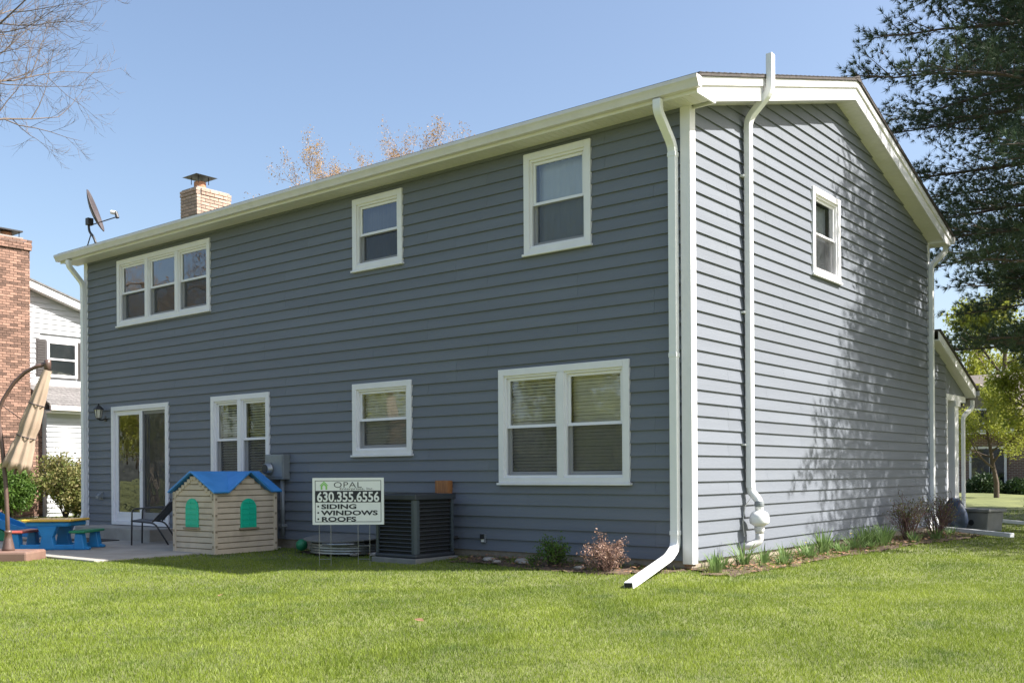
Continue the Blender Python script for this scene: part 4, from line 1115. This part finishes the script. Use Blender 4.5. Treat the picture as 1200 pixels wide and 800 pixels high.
def make_tree(name, label, loc, seed, H, r, maxl, nch, ratio, spread, upb, wob, bark="bark", leaf=None, trunk_frac=.55, group=None, rz=0, start=.35):
    rng = np.random.default_rng(seed); polys, tips = [], []
    grow(rng, (0, 0, -.15), (0, 0, 1), H*trunk_frac, r, 0, maxl, polys, tips, nch, ratio, spread, upb, wob, start)
    t = thing(name, label, "tree", (loc[0], loc[1], float(ground_z(loc[0], loc[1]))), rz, group)
    trunk = [p for p in polys if p[2] == 0]; rest = [p for p in polys if p[2] > 0]
    V, F = tubes_np(trunk, lambda l: 10); mesh_np("trunk", V, F, 4, bark, t, smooth=True)
    V, F = tubes_np(rest, lambda l: 6 if l == 1 else (4 if l == 2 else 3)); o = mesh_np("crown", V, F, 4, bark, t, smooth=True); o["kind"] = "stuff"
    if leaf:
        mt, n, sp, sz = leaf
        V, F = leaves_np(rng, [q[0] for q in tips]+[q[2] for q in tips], n, sp, sz)
        o = mesh_np("leaves", V, F, 4, mt, t); o["kind"] = "stuff"
    return t
def place_copy(src, loc, rz, sc, label=None, group=None):
    c = copy_tree(src); c.location = (loc[0], loc[1], float(ground_z(loc[0], loc[1]))); c.rotation_euler = (0, 0, rz); c.scale = (sc, sc, sc)
    if label: c["label"] = label
    if group: c["group"] = group
    return c

# bare tree at upper left, its trunk outside the frame
bare = make_tree("bare_tree", "tall bare tree with fine spreading twigs above the brick chimney", (-17.35, -2.5), 11, 17.0, .12, 4, (13, 8, 7, 6), (.52, .62, .58, .6), (1.0, .7, .7, .7), (.1, -.25, .25, .35), .09, bark="bark_mid", trunk_frac=.70, start=.46)
# budding tree behind the roof
bud = make_tree("budding_tree", "bare tree with orange buds rising behind the roof ridge", (-20.5, 14.9), 5, 15.4, .20, 4, (12, 8, 6, 5), (.60, .62, .58, .5), (.80, .65, .6, .5), (.1, .3, .5, .6), .08, bark="bark_pale", leaf=("bud_orange", 6, .09, .032), trunk_frac=.62)
# distant bare trees beyond the neighbour
place_copy(bud, (-18.5, 16.2), 1.9, .98, "second bare tree with orange buds, nearer the middle of the roof")
place_copy(bud, (-20.3, 16.6), 4.1, .98, "third budding tree, its orange crown between two similar ones")
far1 = place_copy(bare, (-53.0, 18.6), 1.0, .82, "hazy bare tree far behind the white house gable")
place_copy(bare, (-58, 23.5), 2.2, .9, "spreading bare tree far behind the white house, beside the hazy one")
# spring trees on the right
lime = make_tree("spring_tree", "tree with fresh yellow-green leaves between porch and far house", (-1.2, 24.5), 21, 9.5, .16, 4, (11, 7, 5, 4), (.6, .6, .55, .5), (.9, .8, .7, .7), (.1, .15, .15, .2), .10, bark="bark", leaf=("leaf_lime", 5, .16, .07), trunk_frac=.55)
place_copy(lime, (5.2, 17.5), 2.0, .72, "small leafy tree reaching lime twigs past the porch downspout")
place_copy(lime, (-3.9, 31), 3.6, .66, "small yellow-green tree screening the far house roof")
place_copy(lime, (-9.5, 55), .7, 1.9, "large pale green tree rising behind the far brick house")
place_copy(lime, (1.5, 60), 2.9, 1.8, "pale green tree behind the far house beside the larger one")
for i, (x, y, sc) in enumerate(((14, 62, 1.7), (24, 50, 1.5), (33, 66, 1.9), (44, 48, 1.6))):
    place_copy(lime, (x, y), 1.1*i, sc, "pale green tree in the yards beyond the pine's trunk", "trees beyond the front yard")
# trees across the back yard, mirrored in the rear windows
gl = {id(bare): "bare grey tree at the back of the yard, mirrored in the rear windows", id(bud): "budding tree at the back of the yard, mirrored in the rear windows", id(lime): "leafing lime green tree at the back of the yard, mirrored in the rear windows"}
for i, (src, x, y, rz_, sc) in enumerate(((bud, -14, -26, .4, .9), (lime, -29, -11, .4, .8), (bud, -34, -14, 1.4, .8), (lime, -40, -13, 2.4, .9), (bud, -46, -17, 3.0, .9), (lime, -35, -20, 4.0, 1.0), (lime, -18, -22, 5.0, .8), (lime, -13, -18, 5.6, .55), (lime, -22, -30, 1.3, 1.3), (bare, -8, -34, 2.0, .9), (lime, -32, -24, 2.4, 1.4), (bud, -42, -27, 3.3, 1.1), (lime, -3, -38, 4.0, 1.5), (bare, -27, -40, 5.1, 1.1), (lime, -55, -30, .9, 1.6), (bud, 8, -36, 1.9, 1.0))):
    place_copy(src, (x, y), rz_, sc, gl[id(src)], "trees at the back of the yard")

# ---- the large pine
def pine(cx, cy, H, label):
    rng = np.random.default_rng(42)
    t = thing("pine_tree", label, "tree", (cx, cy, float(ground_z(cx, cy))))
    zt = np.linspace(-.2, H, 16); pts = np.stack([np.cumsum(rng.normal(0, .03, 16)), np.cumsum(rng.normal(0, .03, 16)), zt], 1)
    V, F = tubes_np([(pts, np.linspace(.30, .03, 16), 0)], lambda l: 12); mesh_np("trunk", V, F, 4, "bark", t, smooth=True)
    limbs = []; tufts = []; tdir = []
    z = 3.9
    while z < H-.5:
        n = rng.integers(5, 8); a0 = rng.uniform(0, 2*PI)
        frac = (z-3.9)/(H-3.9)
        Rm = (6.1-1.0*max(0, .12-frac)/.12)*(1-frac)**.55+.35
        for k in range(n):
            a = a0+2*PI*k/n+rng.normal(0, .18); L_ = Rm*rng.uniform(.78, 1.08)
            zz = z+rng.uniform(-.4, .4)
            # lower limbs kept clear of the house wall
            for _ in range(40):
                tx, ty = cx+math.cos(a)*L_, cy+math.sin(a)*L_
                if zz > 7.6 or (ty > 9.6 and (tx > .9 or zz > 5.6)) or (ty <= 9.6 and tx > .75+(9.6-ty)*.275): break
                L_ *= .95
            m_ = 8; rise = .10+.25*frac; P_ = []
            for i in range(m_+1):
                u = i/m_; wob = rng.normal(0, .04)
                P_.append((math.cos(a+wob*.4)*L_*u, math.sin(a+wob*.4)*L_*u, zz+L_*(rise*u-.30*u*u+.16*u**3)))
            P_ = np.array(P_); limbs.append((P_, np.linspace(.055*(L_/5)**.7+.008, .008, m_+1), 1))
            # side shoots, flat sprays
            ns = int(10+L_*6.2)
            for j in range(ns):
                u = .22+.78*(j+rng.uniform(0, 1))/ns; f_ = min(u*m_, m_-.001); i = int(f_); q = P_[i]+(P_[i+1]-P_[i])*(f_-i)
                sgn = 1 if j % 2 else -1
                b = a+sgn*rng.uniform(.55, 1.05); sl = (.35+1.05*(1-u)**.7*min(1, L_/4)+.15)*rng.uniform(.6, 1.15)
                e = np.array([math.cos(b), math.sin(b), rng.uniform(-.15, .50)])
                S_ = np.array([q+e*sl*w_+np.array([0, 0, .05*w_*w_-.10*w_*sl*w_]) for w_ in np.linspace(0, 1, 4)])
                limbs.append((S_, np.linspace(.012, .004, 4), 3))
                for w_ in np.arange(.2, 1.01, .125/max(sl, .3)):
                    base = q+e*sl*w_
                    for _ in range(2):
                        d = e+rng.normal(0, .6, 3)+np.array([0, 0, .2]); d /= np.linalg.norm(d)
                        off = d*rng.uniform(.03, .2)
                        tufts.append(base+off); tdir.append(d)
            for w_ in range(4):
                d = np.array([math.cos(a), math.sin(a), .4])+rng.normal(0, .4, 3); d /= np.linalg.norm(d); tufts.append(P_[-1]+d*.05); tdir.append(d)
        z += .66+.16*frac
    V, F = tubes_np(limbs, lambda l: 6 if l == 1 else 3); o = mesh_np("limbs", V, F, 4, "bark", t, smooth=True); o["kind"] = "stuff"
    T = np.array(tufts); D = np.array(tdir); nn_ = 16; m_ = len(T)
    c = np.repeat(T, nn_, 0); d = np.repeat(D, nn_, 0)+rng.normal(0, .48, (m_*nn_, 3)); d /= np.linalg.norm(d, axis=1)[:, None]
    s_ = np.cross(d, rng.normal(0, 1, d.shape)); s_ /= np.linalg.norm(s_, axis=1)[:, None]+1e-9
    ln = rng.uniform(.10, .165, m_*nn_)[:, None]; wd = .0066
    V = np.stack([c-s_*wd, c+s_*wd, c+d*ln], 1).reshape(-1, 3)
    o = mesh_np("needles", V, np.arange(len(V)), 3, "pine_needles", t); o["kind"] = "stuff"
    return t, m_
PINE, NT = pine(3.5, 11.6, 17.5, "large dark green pine with long layered limbs at the gable corner")
place_copy(PINE, (3.4, 21.0), 2.3, 1.28, "second dark pine standing in the front yard beyond the porch")

# ---- shrubs and small plants
def shrub(name, label, loc, seed, w_, h, mt, nst, leafn, lsz, twig="bark", levels=2, cat="shrub", group=None, lsp=.05):
    rng = np.random.default_rng(seed); polys, tips = [], []
    for i in range(nst):
        a = rng.uniform(0, 2*PI); lean = rng.uniform(.1, .75); d = np.array([math.cos(a)*lean*w_/h, math.sin(a)*lean*w_/h, 1.]); d /= np.linalg.norm(d)
        grow(rng, (math.cos(a)*.05*rng.uniform(0, 1), math.sin(a)*.05*rng.uniform(0, 1), -.05), d, h*rng.uniform(.6, .95), .006+.006*h, 1, 1+levels, polys, tips, (4, 4, 4), (.55, .55, .5), (.6, .6, .6), (.1, .15, .1), .10)
    t = thing(name, label, cat, (loc[0], loc[1], float(ground_z(loc[0], loc[1]))), 0, group)
    V, F = tubes_np(polys, lambda l: 4 if l < 2 else 3); mesh_np("stems", V, F, 4, twig, t, smooth=True)["kind"] = "stuff"
    if leafn:
        V, F = leaves_np(rng, [q[0] for q in tips]+[q[2] for q in tips], leafn, lsp, lsz); mesh_np("leaves", V, F, 4, mt, t)["kind"] = "stuff"
    return t
shrub("green_shrub", "low dark green shrub under the double window by the rear wall", (-1.62, -.52), 3, .45, .38, "leaf_green", 16, 3, .018, lsp=.03)
shrub("pink_shrub", "small pinkish brown shrub beside the downspout extension", (-.78, -.62), 4, .42, .44, "leaf_pink", 18, 3, .015, twig="twig_red", lsp=.03)
shrub("twiggy_shrub", "leafless twiggy shrub against the gable, left of a similar one", (.42, 6.45), 6, .45, .72, "leaf_mixed", 24, 1, .016, twig="twig_red", lsp=.03)
shrub("twiggy_shrub", "leafless twiggy shrub nearest the far gable corner", (.50, 7.75), 7, .45, .74, "leaf_mixed", 24, 1, .016, twig="twig_red", lsp=.03)
# neighbour's bushes
shrub("leafy_bush", "rounded leafy bush growing in front of the brick chimney", (-22.6, 2.75), 8, .9, 1.35, "leaf_green", 34, 12, .045, levels=2, lsp=.10)
shrub("flowering_bush", "taller green and reddish bush against the white garage wall", (-22.5, 4.25), 9, .9, 1.6, "leaf_mixed", 34, 12, .045, levels=2, lsp=.10)
shrub("ground_bush", "low flowering bush at the foot of the white garage wall", (-22.0, 4.6), 10, .8, .7, "leaf_mixed", 24, 10, .05, levels=2, lsp=.09)
shrub("porch_bush", "dark green bush in front of the porch downspout", (1.0, 14.2), 12, .7, 1.1, "leaf_green", 20, 8, .035, levels=2, lsp=.07)
shrub("red_bush", "loose reddish green bush on the front lawn past the porch", (4.0, 12.6), 13, .6, .9, "leaf_mixed", 16, 4, .035, levels=2, lsp=.07)
def ball_bush(name, label, loc, r, seed):
    rng = np.random.default_rng(seed); n = 2600
    d = rng.normal(0, 1, (n, 3)); d /= np.linalg.norm(d, axis=1)[:, None]; d[:, 2] = np.abs(d[:, 2])*1.0
    c = d*r*rng.uniform(.72, 1.03, (n, 1))*np.array([1, 1, 1.05])
    t = thing(name, label, "bush", (loc[0], loc[1], float(ground_z(*loc))))
    V, F = leaves_np(rng, c, 2, .05, .07); mesh_np("leaves", V, F, 4, "leaf_dark", t)["kind"] = "stuff"
    MB().tube([(0, 0, -.1), (0, 0, r*.5)], [.05, .03], 6).build("stem", "bark", t)
ball_bush("clipped_bush", "wide clipped evergreen bush under the far house's bay window", (-5.6, 36.4), .75, 1)
ball_bush("clipped_bush", "smaller round clipped bush beside the far house's brick wall", (-4.3, 36.6), .6, 2)
def daffodil(i, loc, n, h, label, seed, flowers=0):
    rng = np.random.default_rng(seed); t = thing("daffodil_clump", label, "plant", (loc[0], loc[1], float(ground_z(*loc))), 0, "daffodil clumps along the gable")
    V, F = [], []
    for k in range(n):
        a = rng.uniform(0, 2*PI); r0 = rng.uniform(0, .09); hh = h*rng.uniform(.6, 1.1); lean = rng.uniform(.15, .85); wd = rng.uniform(.006, .012)
        bx, by = r0*math.cos(a), r0*math.sin(a); dx, dy_ = math.cos(a), math.sin(a); o = len(V)
        for u in (0, .35, .7, 1.0):
            x = bx+dx*lean*hh*u**1.7; y = by+dy_*lean*hh*u**1.7; z = hh*(u-.28*lean*u**3)-.02; w_ = wd*(1-.85*u**3)
            V += [(x-dy_*w_, y+dx*w_, z), (x+dy_*w_, y-dx*w_, z)]
        F += [(o+2*q, o+2*q+1, o+2*q+3, o+2*q+2) for q in range(3)]
    mesh_np("leaves", np.array(V), np.array(F).ravel(), 4, "leaf_daff", t)["kind"] = "stuff"
    for k in range(flowers):
        a = rng.uniform(0, 2*PI); p = Vector((.08*math.cos(a), .08*math.sin(a), h*rng.uniform(.7, .95)))
        mb = MB()
        for j in range(6):
            b = 2*PI*j/6; mb.add([p, p+Vector((.014*math.cos(b-.4), .014*math.sin(b-.4), .008)), p+Vector((.03*math.cos(b), .03*math.sin(b), .004)), p+Vector((.014*math.cos(b+.4), .014*math.sin(b+.4), .008))], [(0, 1, 2, 3)])
        mb.build("flower", "petal_yellow", t)
CL = "green daffodil clump in the mulch along the gable wall"
k = 0
for (x, y, n, h) in ((.30, -.02, 34, .30), (.30, .72, 26, .42), (.42, 1.0, 20, .34), (.36, 1.75, 30, .30), (.48, 2.3, 34, .26), (.36, 3.0, 40, .46), (.30, 3.55, 24, .32), (.44, 4.0, 30, .34), (.36, 4.6, 40, .42), (.46, 5.1, 44, .40), (.34, 5.6, 40, .40), (.62, 6.1, 26, .26), (.66, 7.1, 26, .28), (.60, 8.3, 26, .25), (.22, .35, 24, .26), (.55, 1.3, 40, .20), (.50, 3.35, 40, .22), (.55, 4.35, 40, .20), (.28, 2.6, 30, .30), (.22, 5.3, 40, .40)):
    daffodil(k, (x, y), int(n*1.7), h*.9, CL, 50+k, flowers=1 if k in (4, 7) else 0); k += 1

# ---- leaf litter and stones in the rear bed
for i, (x, y, s_) in enumerate(((-2.2, -.35, .11), (-2.05, -.5, .08), (-2.7, -.4, .10), (-1.15, -.6, .07), (-2.45, -.55, .07), (-4.75, -.45, .09), (-5.0, -.62, .07))):
    rg = random.Random(i); mb = MB(); mb.lathe([(.35, -.4), (.9, -.2), (1, .1), (.7, .4), (.2, .5)], (0, 0, 0), 9)
    mb.v = [(a*s_*rg.uniform(.85, 1.15), b*s_*rg.uniform(.7, 1.0), c*s_*.7) for a, b, c in mb.v]
    o = mb.build("stone", "stone", None, loc=(x, y, float(ground_z(x, y))+.03), rot=(0, 0, i*1.3), smooth=True)
    tag(o, "small pale stone lying in the mulch along the rear wall", "stone", "stones in the rear bed")
rng2 = np.random.default_rng(77); cc = []
for (n, xa, xb, ya, yb) in ((260, -3.2, -.3, -.75, -.05), (700, .1, .75, 0, 8.8), (60, -6.3, -4.6, -.6, -.1)):
    x = rng2.uniform(xa, xb, n); y = rng2.uniform(ya, yb, n); cc.append(np.stack([x, y, ground_z(x, y)+.05], 1))
V, F = leaves_np(rng2, np.concatenate(cc), 1, .005, .035); V[:, 2] = V[:, 2]*.35+.65*(ground_z(V[:, 0], V[:, 1])+.05)
tag(mesh_np("leaf_litter", V, F, 4, "brown_leaf"), kind="stuff")
for i, (x, y, lb) in enumerate(((.10, -4.6, "curled brown leaf lying on open grass before the air conditioner"), (4.55, -1.05, "brown dead leaf on the grass off the gable wall"), (5.3, -3.9, "reddish dead leaf on the grass at the lawn's right side"), (-2.55, -4.55, "dry leaf on the lawn before the playhouse"))):
    mb = MB(); pts = [(-.05, 0), (-.02, .022), (.02, .026), (.055, 0), (.02, -.026), (-.02, -.022)]
    mb.add([(a, b, .012+.25*abs(b)) for a, b in pts]+[(-.05, 0, .014), (.055, 0, .016)], [(0, 1, 2, 3), (3, 4, 5, 0)])
    o = mb.build("fallen_leaf", "brown_leaf", None, loc=(x, y, float(ground_z(x, y))+.045), rot=(.2, .1, i*1.7), recalc=False)
    tag(o, lb, "leaf", "fallen leaves on the lawn")

# ------------------------------------------------------------------ neighbour's house on the left
def neighbour():
    t = thing("neighbor_house", "white sided neighbor house with tall red brick chimney", "house", (-25, 4.4, 0))
    # local: X towards us (east), Y along the wall
    wl = MB().box((-9, -6, 0), (-.02, 9, 6.6)).prism([(-6, 6.6), (9, 6.6), (9, 5.6), (0, 8.3), (-6, 6.5)], 0, -9, -.02) if False else MB().prism([(-7.5, 0), (5.1, 0), (5.1, 5.35), (-1.2, 7.30), (-7.5, 5.35)], 0, -9, -.02)
    wo_ = wl.build("wall", "white_siding", t)
    rf = lambda y: 7.30-.31*abs(y+1.2)
    for k in range(52):
        z = .2+k*.155
        if z > 6.9: break
        hw = 6.3 if z+.155 < 5.35 else (7.30-z-.16)/.31
        a, b = max(-7.5, -1.2-hw), min(5.1, -1.2+hw)
        segs = [(a, b)]
        if 4.15 < z+.1 < 5.6: segs = [(a, .35), (1.75, b)]
        for p, q in segs:
            if q-p > .1 and q > -.8:
                MB().prism([(0, z), (.03, z), (.003, z+.155), (0, z+.155)], 1, p, q).build("clapboard", "white_siding", wo_)
    for s in (-1, 1):
        y0, y1 = -1.2, -1.2+s*6.8
        MB().prism([(y0, rf(y0)-.02), (y1, rf(y1)-.02), (y1, rf(y1)+.20), (y0, rf(y0)+.20)], 0, .30, .33).build("rake_board", "trim", t)
        MB().prism([(y0, rf(y0)), (y1, rf(y1)), (y1, rf(y1)+.02), (y0, rf(y0)+.02)], 0, .0, .299).build("soffit", "trim", t)
        MB().prism([(y0, rf(y0)+.201), (y1, rf(y1)+.201), (y1, rf(y1)+.25), (y0, rf(y0)+.25)], 0, -9.2, .36).build("roof", "shingle_grey", t)
    # window with shutters
    wn = MB()
    for (a, b, c, d) in ((.56, .64, 4.30, 5.42), (1.46, 1.54, 4.30, 5.42), (.64, 1.46, 5.34, 5.42), (.64, 1.46, 4.30, 4.38), (.64, 1.46, 4.83, 4.88)): wn.box((-.01, a, c), (.045, b, d))
    wnd = wn.build("window", "trim", t)
    MB().box((-.004, .64, 4.38), (.012, 1.46, 4.83)).build("pane", "glass", wnd); MB().box((-.004, .64, 4.88), (.016, 1.46, 5.34)).build("pane", "glass", wnd)
    MB().box((-.2, .64, 4.38), (-.021, 1.46, 5.34)).build("shade", "shade_white", wnd)
    for a, b in ((.22, .54), (1.56, 1.9)):
        sh = MB().box((.0, a, 4.28), (.03, b, 5.44)).build("shutter", "shutter", t)
        for j in range(14): MB().box((.031, a+.04, 4.34+j*.077), (.042, b-.04, 4.34+j*.077+.05)).build("slat", "shutter", sh)
    # one-storey wing with shingled shed roof
    lw = MB().box((-.01, -.06, 0), (1.2, 7.9, 3.2)).build("wall", "white_siding", t)
    for k in range(20):
        z = .15+k*.15; MB().prism([(1.2, z), (1.23, z), (1.203, z+.15), (1.2, z+.15)], 1, -.05, 7.9).build("clapboard", "white_siding", lw)
    MB().prism([(-.01, 3.98), (1.50, 3.30), (1.50, 3.36), (-.01, 4.04)], 1, -.10, 8.0).build("roof", "shingle_grey", t)
    mb = MB()
    for i in range(9):
        u = i/9; mb.prism([(1.5-1.5*u, 3.362+.675*u), (1.5-1.5*u, 3.375+.675*u), (1.5-1.5*(u+.11), 3.364+.675*(u+.11))], 1, -.10, 8.0)
    mb.build("shingle_course", "shingle_grey", t, kind="stuff")
    MB().box((1.50, -.10, 3.17), (1.60, 8.0, 3.31)).build("gutter", "gutter", t, bevel=.01)
    MB().box((1.201, -.06, 3.1), (1.50, 7.9, 3.16)).build("soffit", "trim", t)
    # chimney: brick veneer in real courses
    c0, c1 = -2.1, -.30; D0, D1 = .0, .75
    cb = MB().box((.0, c0+.02, 0), (D1-.015, c1-.02, 8.15)).box((.0, c0-.1, 0), (D1+.20, c1+.22, 3.3)).build("chimney", "mortar", t)
    br = MB(); rg = random.Random(9); z = .05; row = 0
    while z < 8.22:
        low = z < 3.28
        a, b, dd = (c0-.12, c1+.24, D1+.215) if low else ((c0, c1, D1) if z < 7.9 else (c0-.05, c1+.05, D1+.05))
        y = a-(.11 if row % 2 else 0)
        while y < b:
            p, q = max(a, y+.006), min(b, y+.214)
            if q-p > .03: br.box((dd-.03, p, z+.006), (dd+rg.uniform(0, .006), q, z+.07))
            y += .22
        x = 0.0-(.11 if row % 2 == 0 else 0)
        while x < dd-.03:
            p, q = max(0, x+.006), min(dd-.031, x+.214)
            if q-p > .03: br.box((p, a-.002, z+.006), (q, a+.03, z+.07)); br.box((p, b-.03, z+.006), (q, b+.002, z+.07))
            x += .22
        z += .0765; row += 1
    br.build("bricks", "brick_red", t, recalc=False, kind="stuff")
    MB().box((.05, -1.95, 8.16), (.6, -.42, 8.32)).build("chimney_crown", "mortar", t)
    MB().lathe([(.17, 8.3), (.17, 8.44)], (.35, -.82, 0), 14).build("flue", "clay_flue", t)
    cp = MB().box((.02, -1.18, 8.46), (.68, -.46, 8.50))
    for xx in (.1, .6):
        for yy in (-1.1, -.54): cp.box((xx-.01, yy-.01, 8.32), (xx+.01, yy+.01, 8.46))
    cp.build("chimney_cap", "black_metal", t)
neighbour()

# ------------------------------------------------------------------ house across the street
def far_house():
    t = thing("brick_house", "single-storey brick house with grey roof across the street", "house", (-8.5, 38.5, .3))
    MB().box((0, 0, -.4), (17, 8, 2.7)).build("wall", "brick_far", t)
    MB().box((.0, -.06, -.4), (3.3, -.001, 2.7)).build("front_panel", "brick_far", t)
    MB().prism([(-.6, 2.66), (8.6, 2.66), (4, 5.6)], 0, -.5, 17.5).build("roof", "roof_tan", t)
    MB().box((-.5, -.75, 2.56), (17.5, -.6, 2.72)).build("gutter", "trim", t)
    MB().box((-.5, -.6, 2.55), (17.5, 0, 2.6)).build("soffit", "trim", t)
    for (a, b) in ((1.85, 2.6), (2.72, 3.22), (6, 7.6), (10, 11.5)):
        fr = MB()
        for (p, q, r, s) in ((a-.1, a, .1, 2.0), (b, b+.1, .1, 2.0), (a, b, 1.9, 2.0), (a, b, .1, .2)): fr.box((p, -.10, r), (q, -.061, s))
        w_ = fr.build("window", "trim", t); MB().box((a, -.085, .2), (b, -.075, 1.9)).build("pane", "glass_far", w_); MB().box((a, -.072, .2), (b, -.066, 1.9)).build("curtain", "blind_pale", w_)
    # gabled upper part with a small dark window
    ug = MB().prism([(.2, 2.7), (4.4, 2.7), (2.3, 4.6)], 1, -.4, 3.0).build("gable", "roof_tan", t)
    MB().box((1.95, -.46, 3.0), (2.6, -.401, 3.7)).build("window", "trim", t); MB().box((2.02, -.475, 3.07), (2.53, -.461, 3.63)).build("pane", "glass_far", t)
    for s in (-1, 1): MB().prism([(2.3, 4.62), (2.3+s*2.5, 2.52), (2.3+s*2.5, 2.68), (2.3, 4.80)], 1, -.6, 3.2).build("roof", "roof_tan", t)
far_house()

# ------------------------------------------------------------------ grass blades on the lawn near the camera
def grass():
    rng = np.random.default_rng(123); Vs, Ts = [], []
    C0 = np.array([5.611, -10.301]); f2 = np.array([math.sin(YAW), math.cos(YAW)]); r2 = np.array([math.cos(YAW), -math.sin(YAW)])
    for (d0, d1, dens, wd) in ((3.2, 7.5, 8200, .0025), (7.5, 10.5, 5200, .0031), (10.5, 14, 2700, .004), (14, 20, 700, .0075), (20, 30, 80, .016)):
        hw = 1.15; area = hw*(d1*d1-d0*d0); n = int(area*dens)
        d = np.sqrt(rng.uniform(d0*d0, d1*d1, n)); l = d*rng.uniform(-hw, hw, n)
        p = C0+d[:, None]*f2+l[:, None]*r2; x, y = p[:, 0], p[:, 1]
        thin = rng.uniform(0, 1, n) > np.clip(1.0-2.6*(np.abs(l)/d-.58), .07, 1.0)
        bad = ((x > HX-.1) & (x < .03) & (y > -.03) & (y < 11.6))
        bad |= (x > PX0) & (x < PX1) & (y > PY0) & (y < 0)
        bad |= in1(x, y) & (rng.uniform(0, 1, n) > .15+.45*(np.sin(y*5.1+x*4)*np.sin(x*9+y*2.3) > .1))
        bad |= in2(x, y) & (rng.uniform(0, 1, n) > .06+.4*(np.sin(x*6.1+y*9) > .45))
        bad |= in3(x, y) & (rng.uniform(0, 1, n) > .2)
        bad |= (x > -4.4) & (x < -3.4) & (y > -1.12) & (y < 0)
        bad |= (x > -8.0) & (x < -7.05) & (y > -1.45) & (y < -.4)
        bad |= (y > 26.8) | thin
        x, y = x[~bad], y[~bad]; n = len(x)
        z = ground_z(x, y)
        clump = .5+.5*np.sin(x*7.3+3*np.sin(y*2.1))*np.cos(y*6.1+2*np.sin(x*1.7))
        edge = ((np.abs(y+.06) < .4) & (x < 0)) | (np.abs(x-.8) < .25)
        h = rng.uniform(.010, .027, n)*(.8+.45*clump)*(1+.7*edge*rng.uniform(0, 1, n))*(1+1.1*rng.uniform(0, 1, n)*(in1(x, y) | in2(x, y))); a = rng.uniform(0, 2*PI, n); b = rng.uniform(0, 2*PI, n); ln = h*rng.uniform(.15, .9, n)
        sx, sy = np.cos(a)*wd*rng.uniform(.6, 1.2, n), np.sin(a)*wd*rng.uniform(.6, 1.2, n)
        tx, ty = np.cos(b)*ln, np.sin(b)*ln
        v = np.stack([np.stack([x-sx, y-sy, z-.004], 1), np.stack([x+sx, y+sy, z-.004], 1), np.stack([x+tx+sx*.25, y+ty+sy*.25, z+h], 1), np.stack([x+tx-sx*.25, y+ty-sy*.25, z+h*.97], 1)], 1)
        Vs.append(v.reshape(-1, 3)); Ts.append(np.repeat(np.clip(rng.beta(1.2, 1.3, n)*.86+.10*clump*rng.uniform(0, 1, n), 0, 1), 4))
    V = np.concatenate(Vs); o = mesh_np("grass", V, np.arange(len(V)), 4, "grass", attr=np.concatenate(Ts))
    tag(o, "short mown spring grass covering the lawn", "grass", kind="stuff"); return len(V)//4
NG = grass()
print("grass blades", NG, "pine tufts", NT)
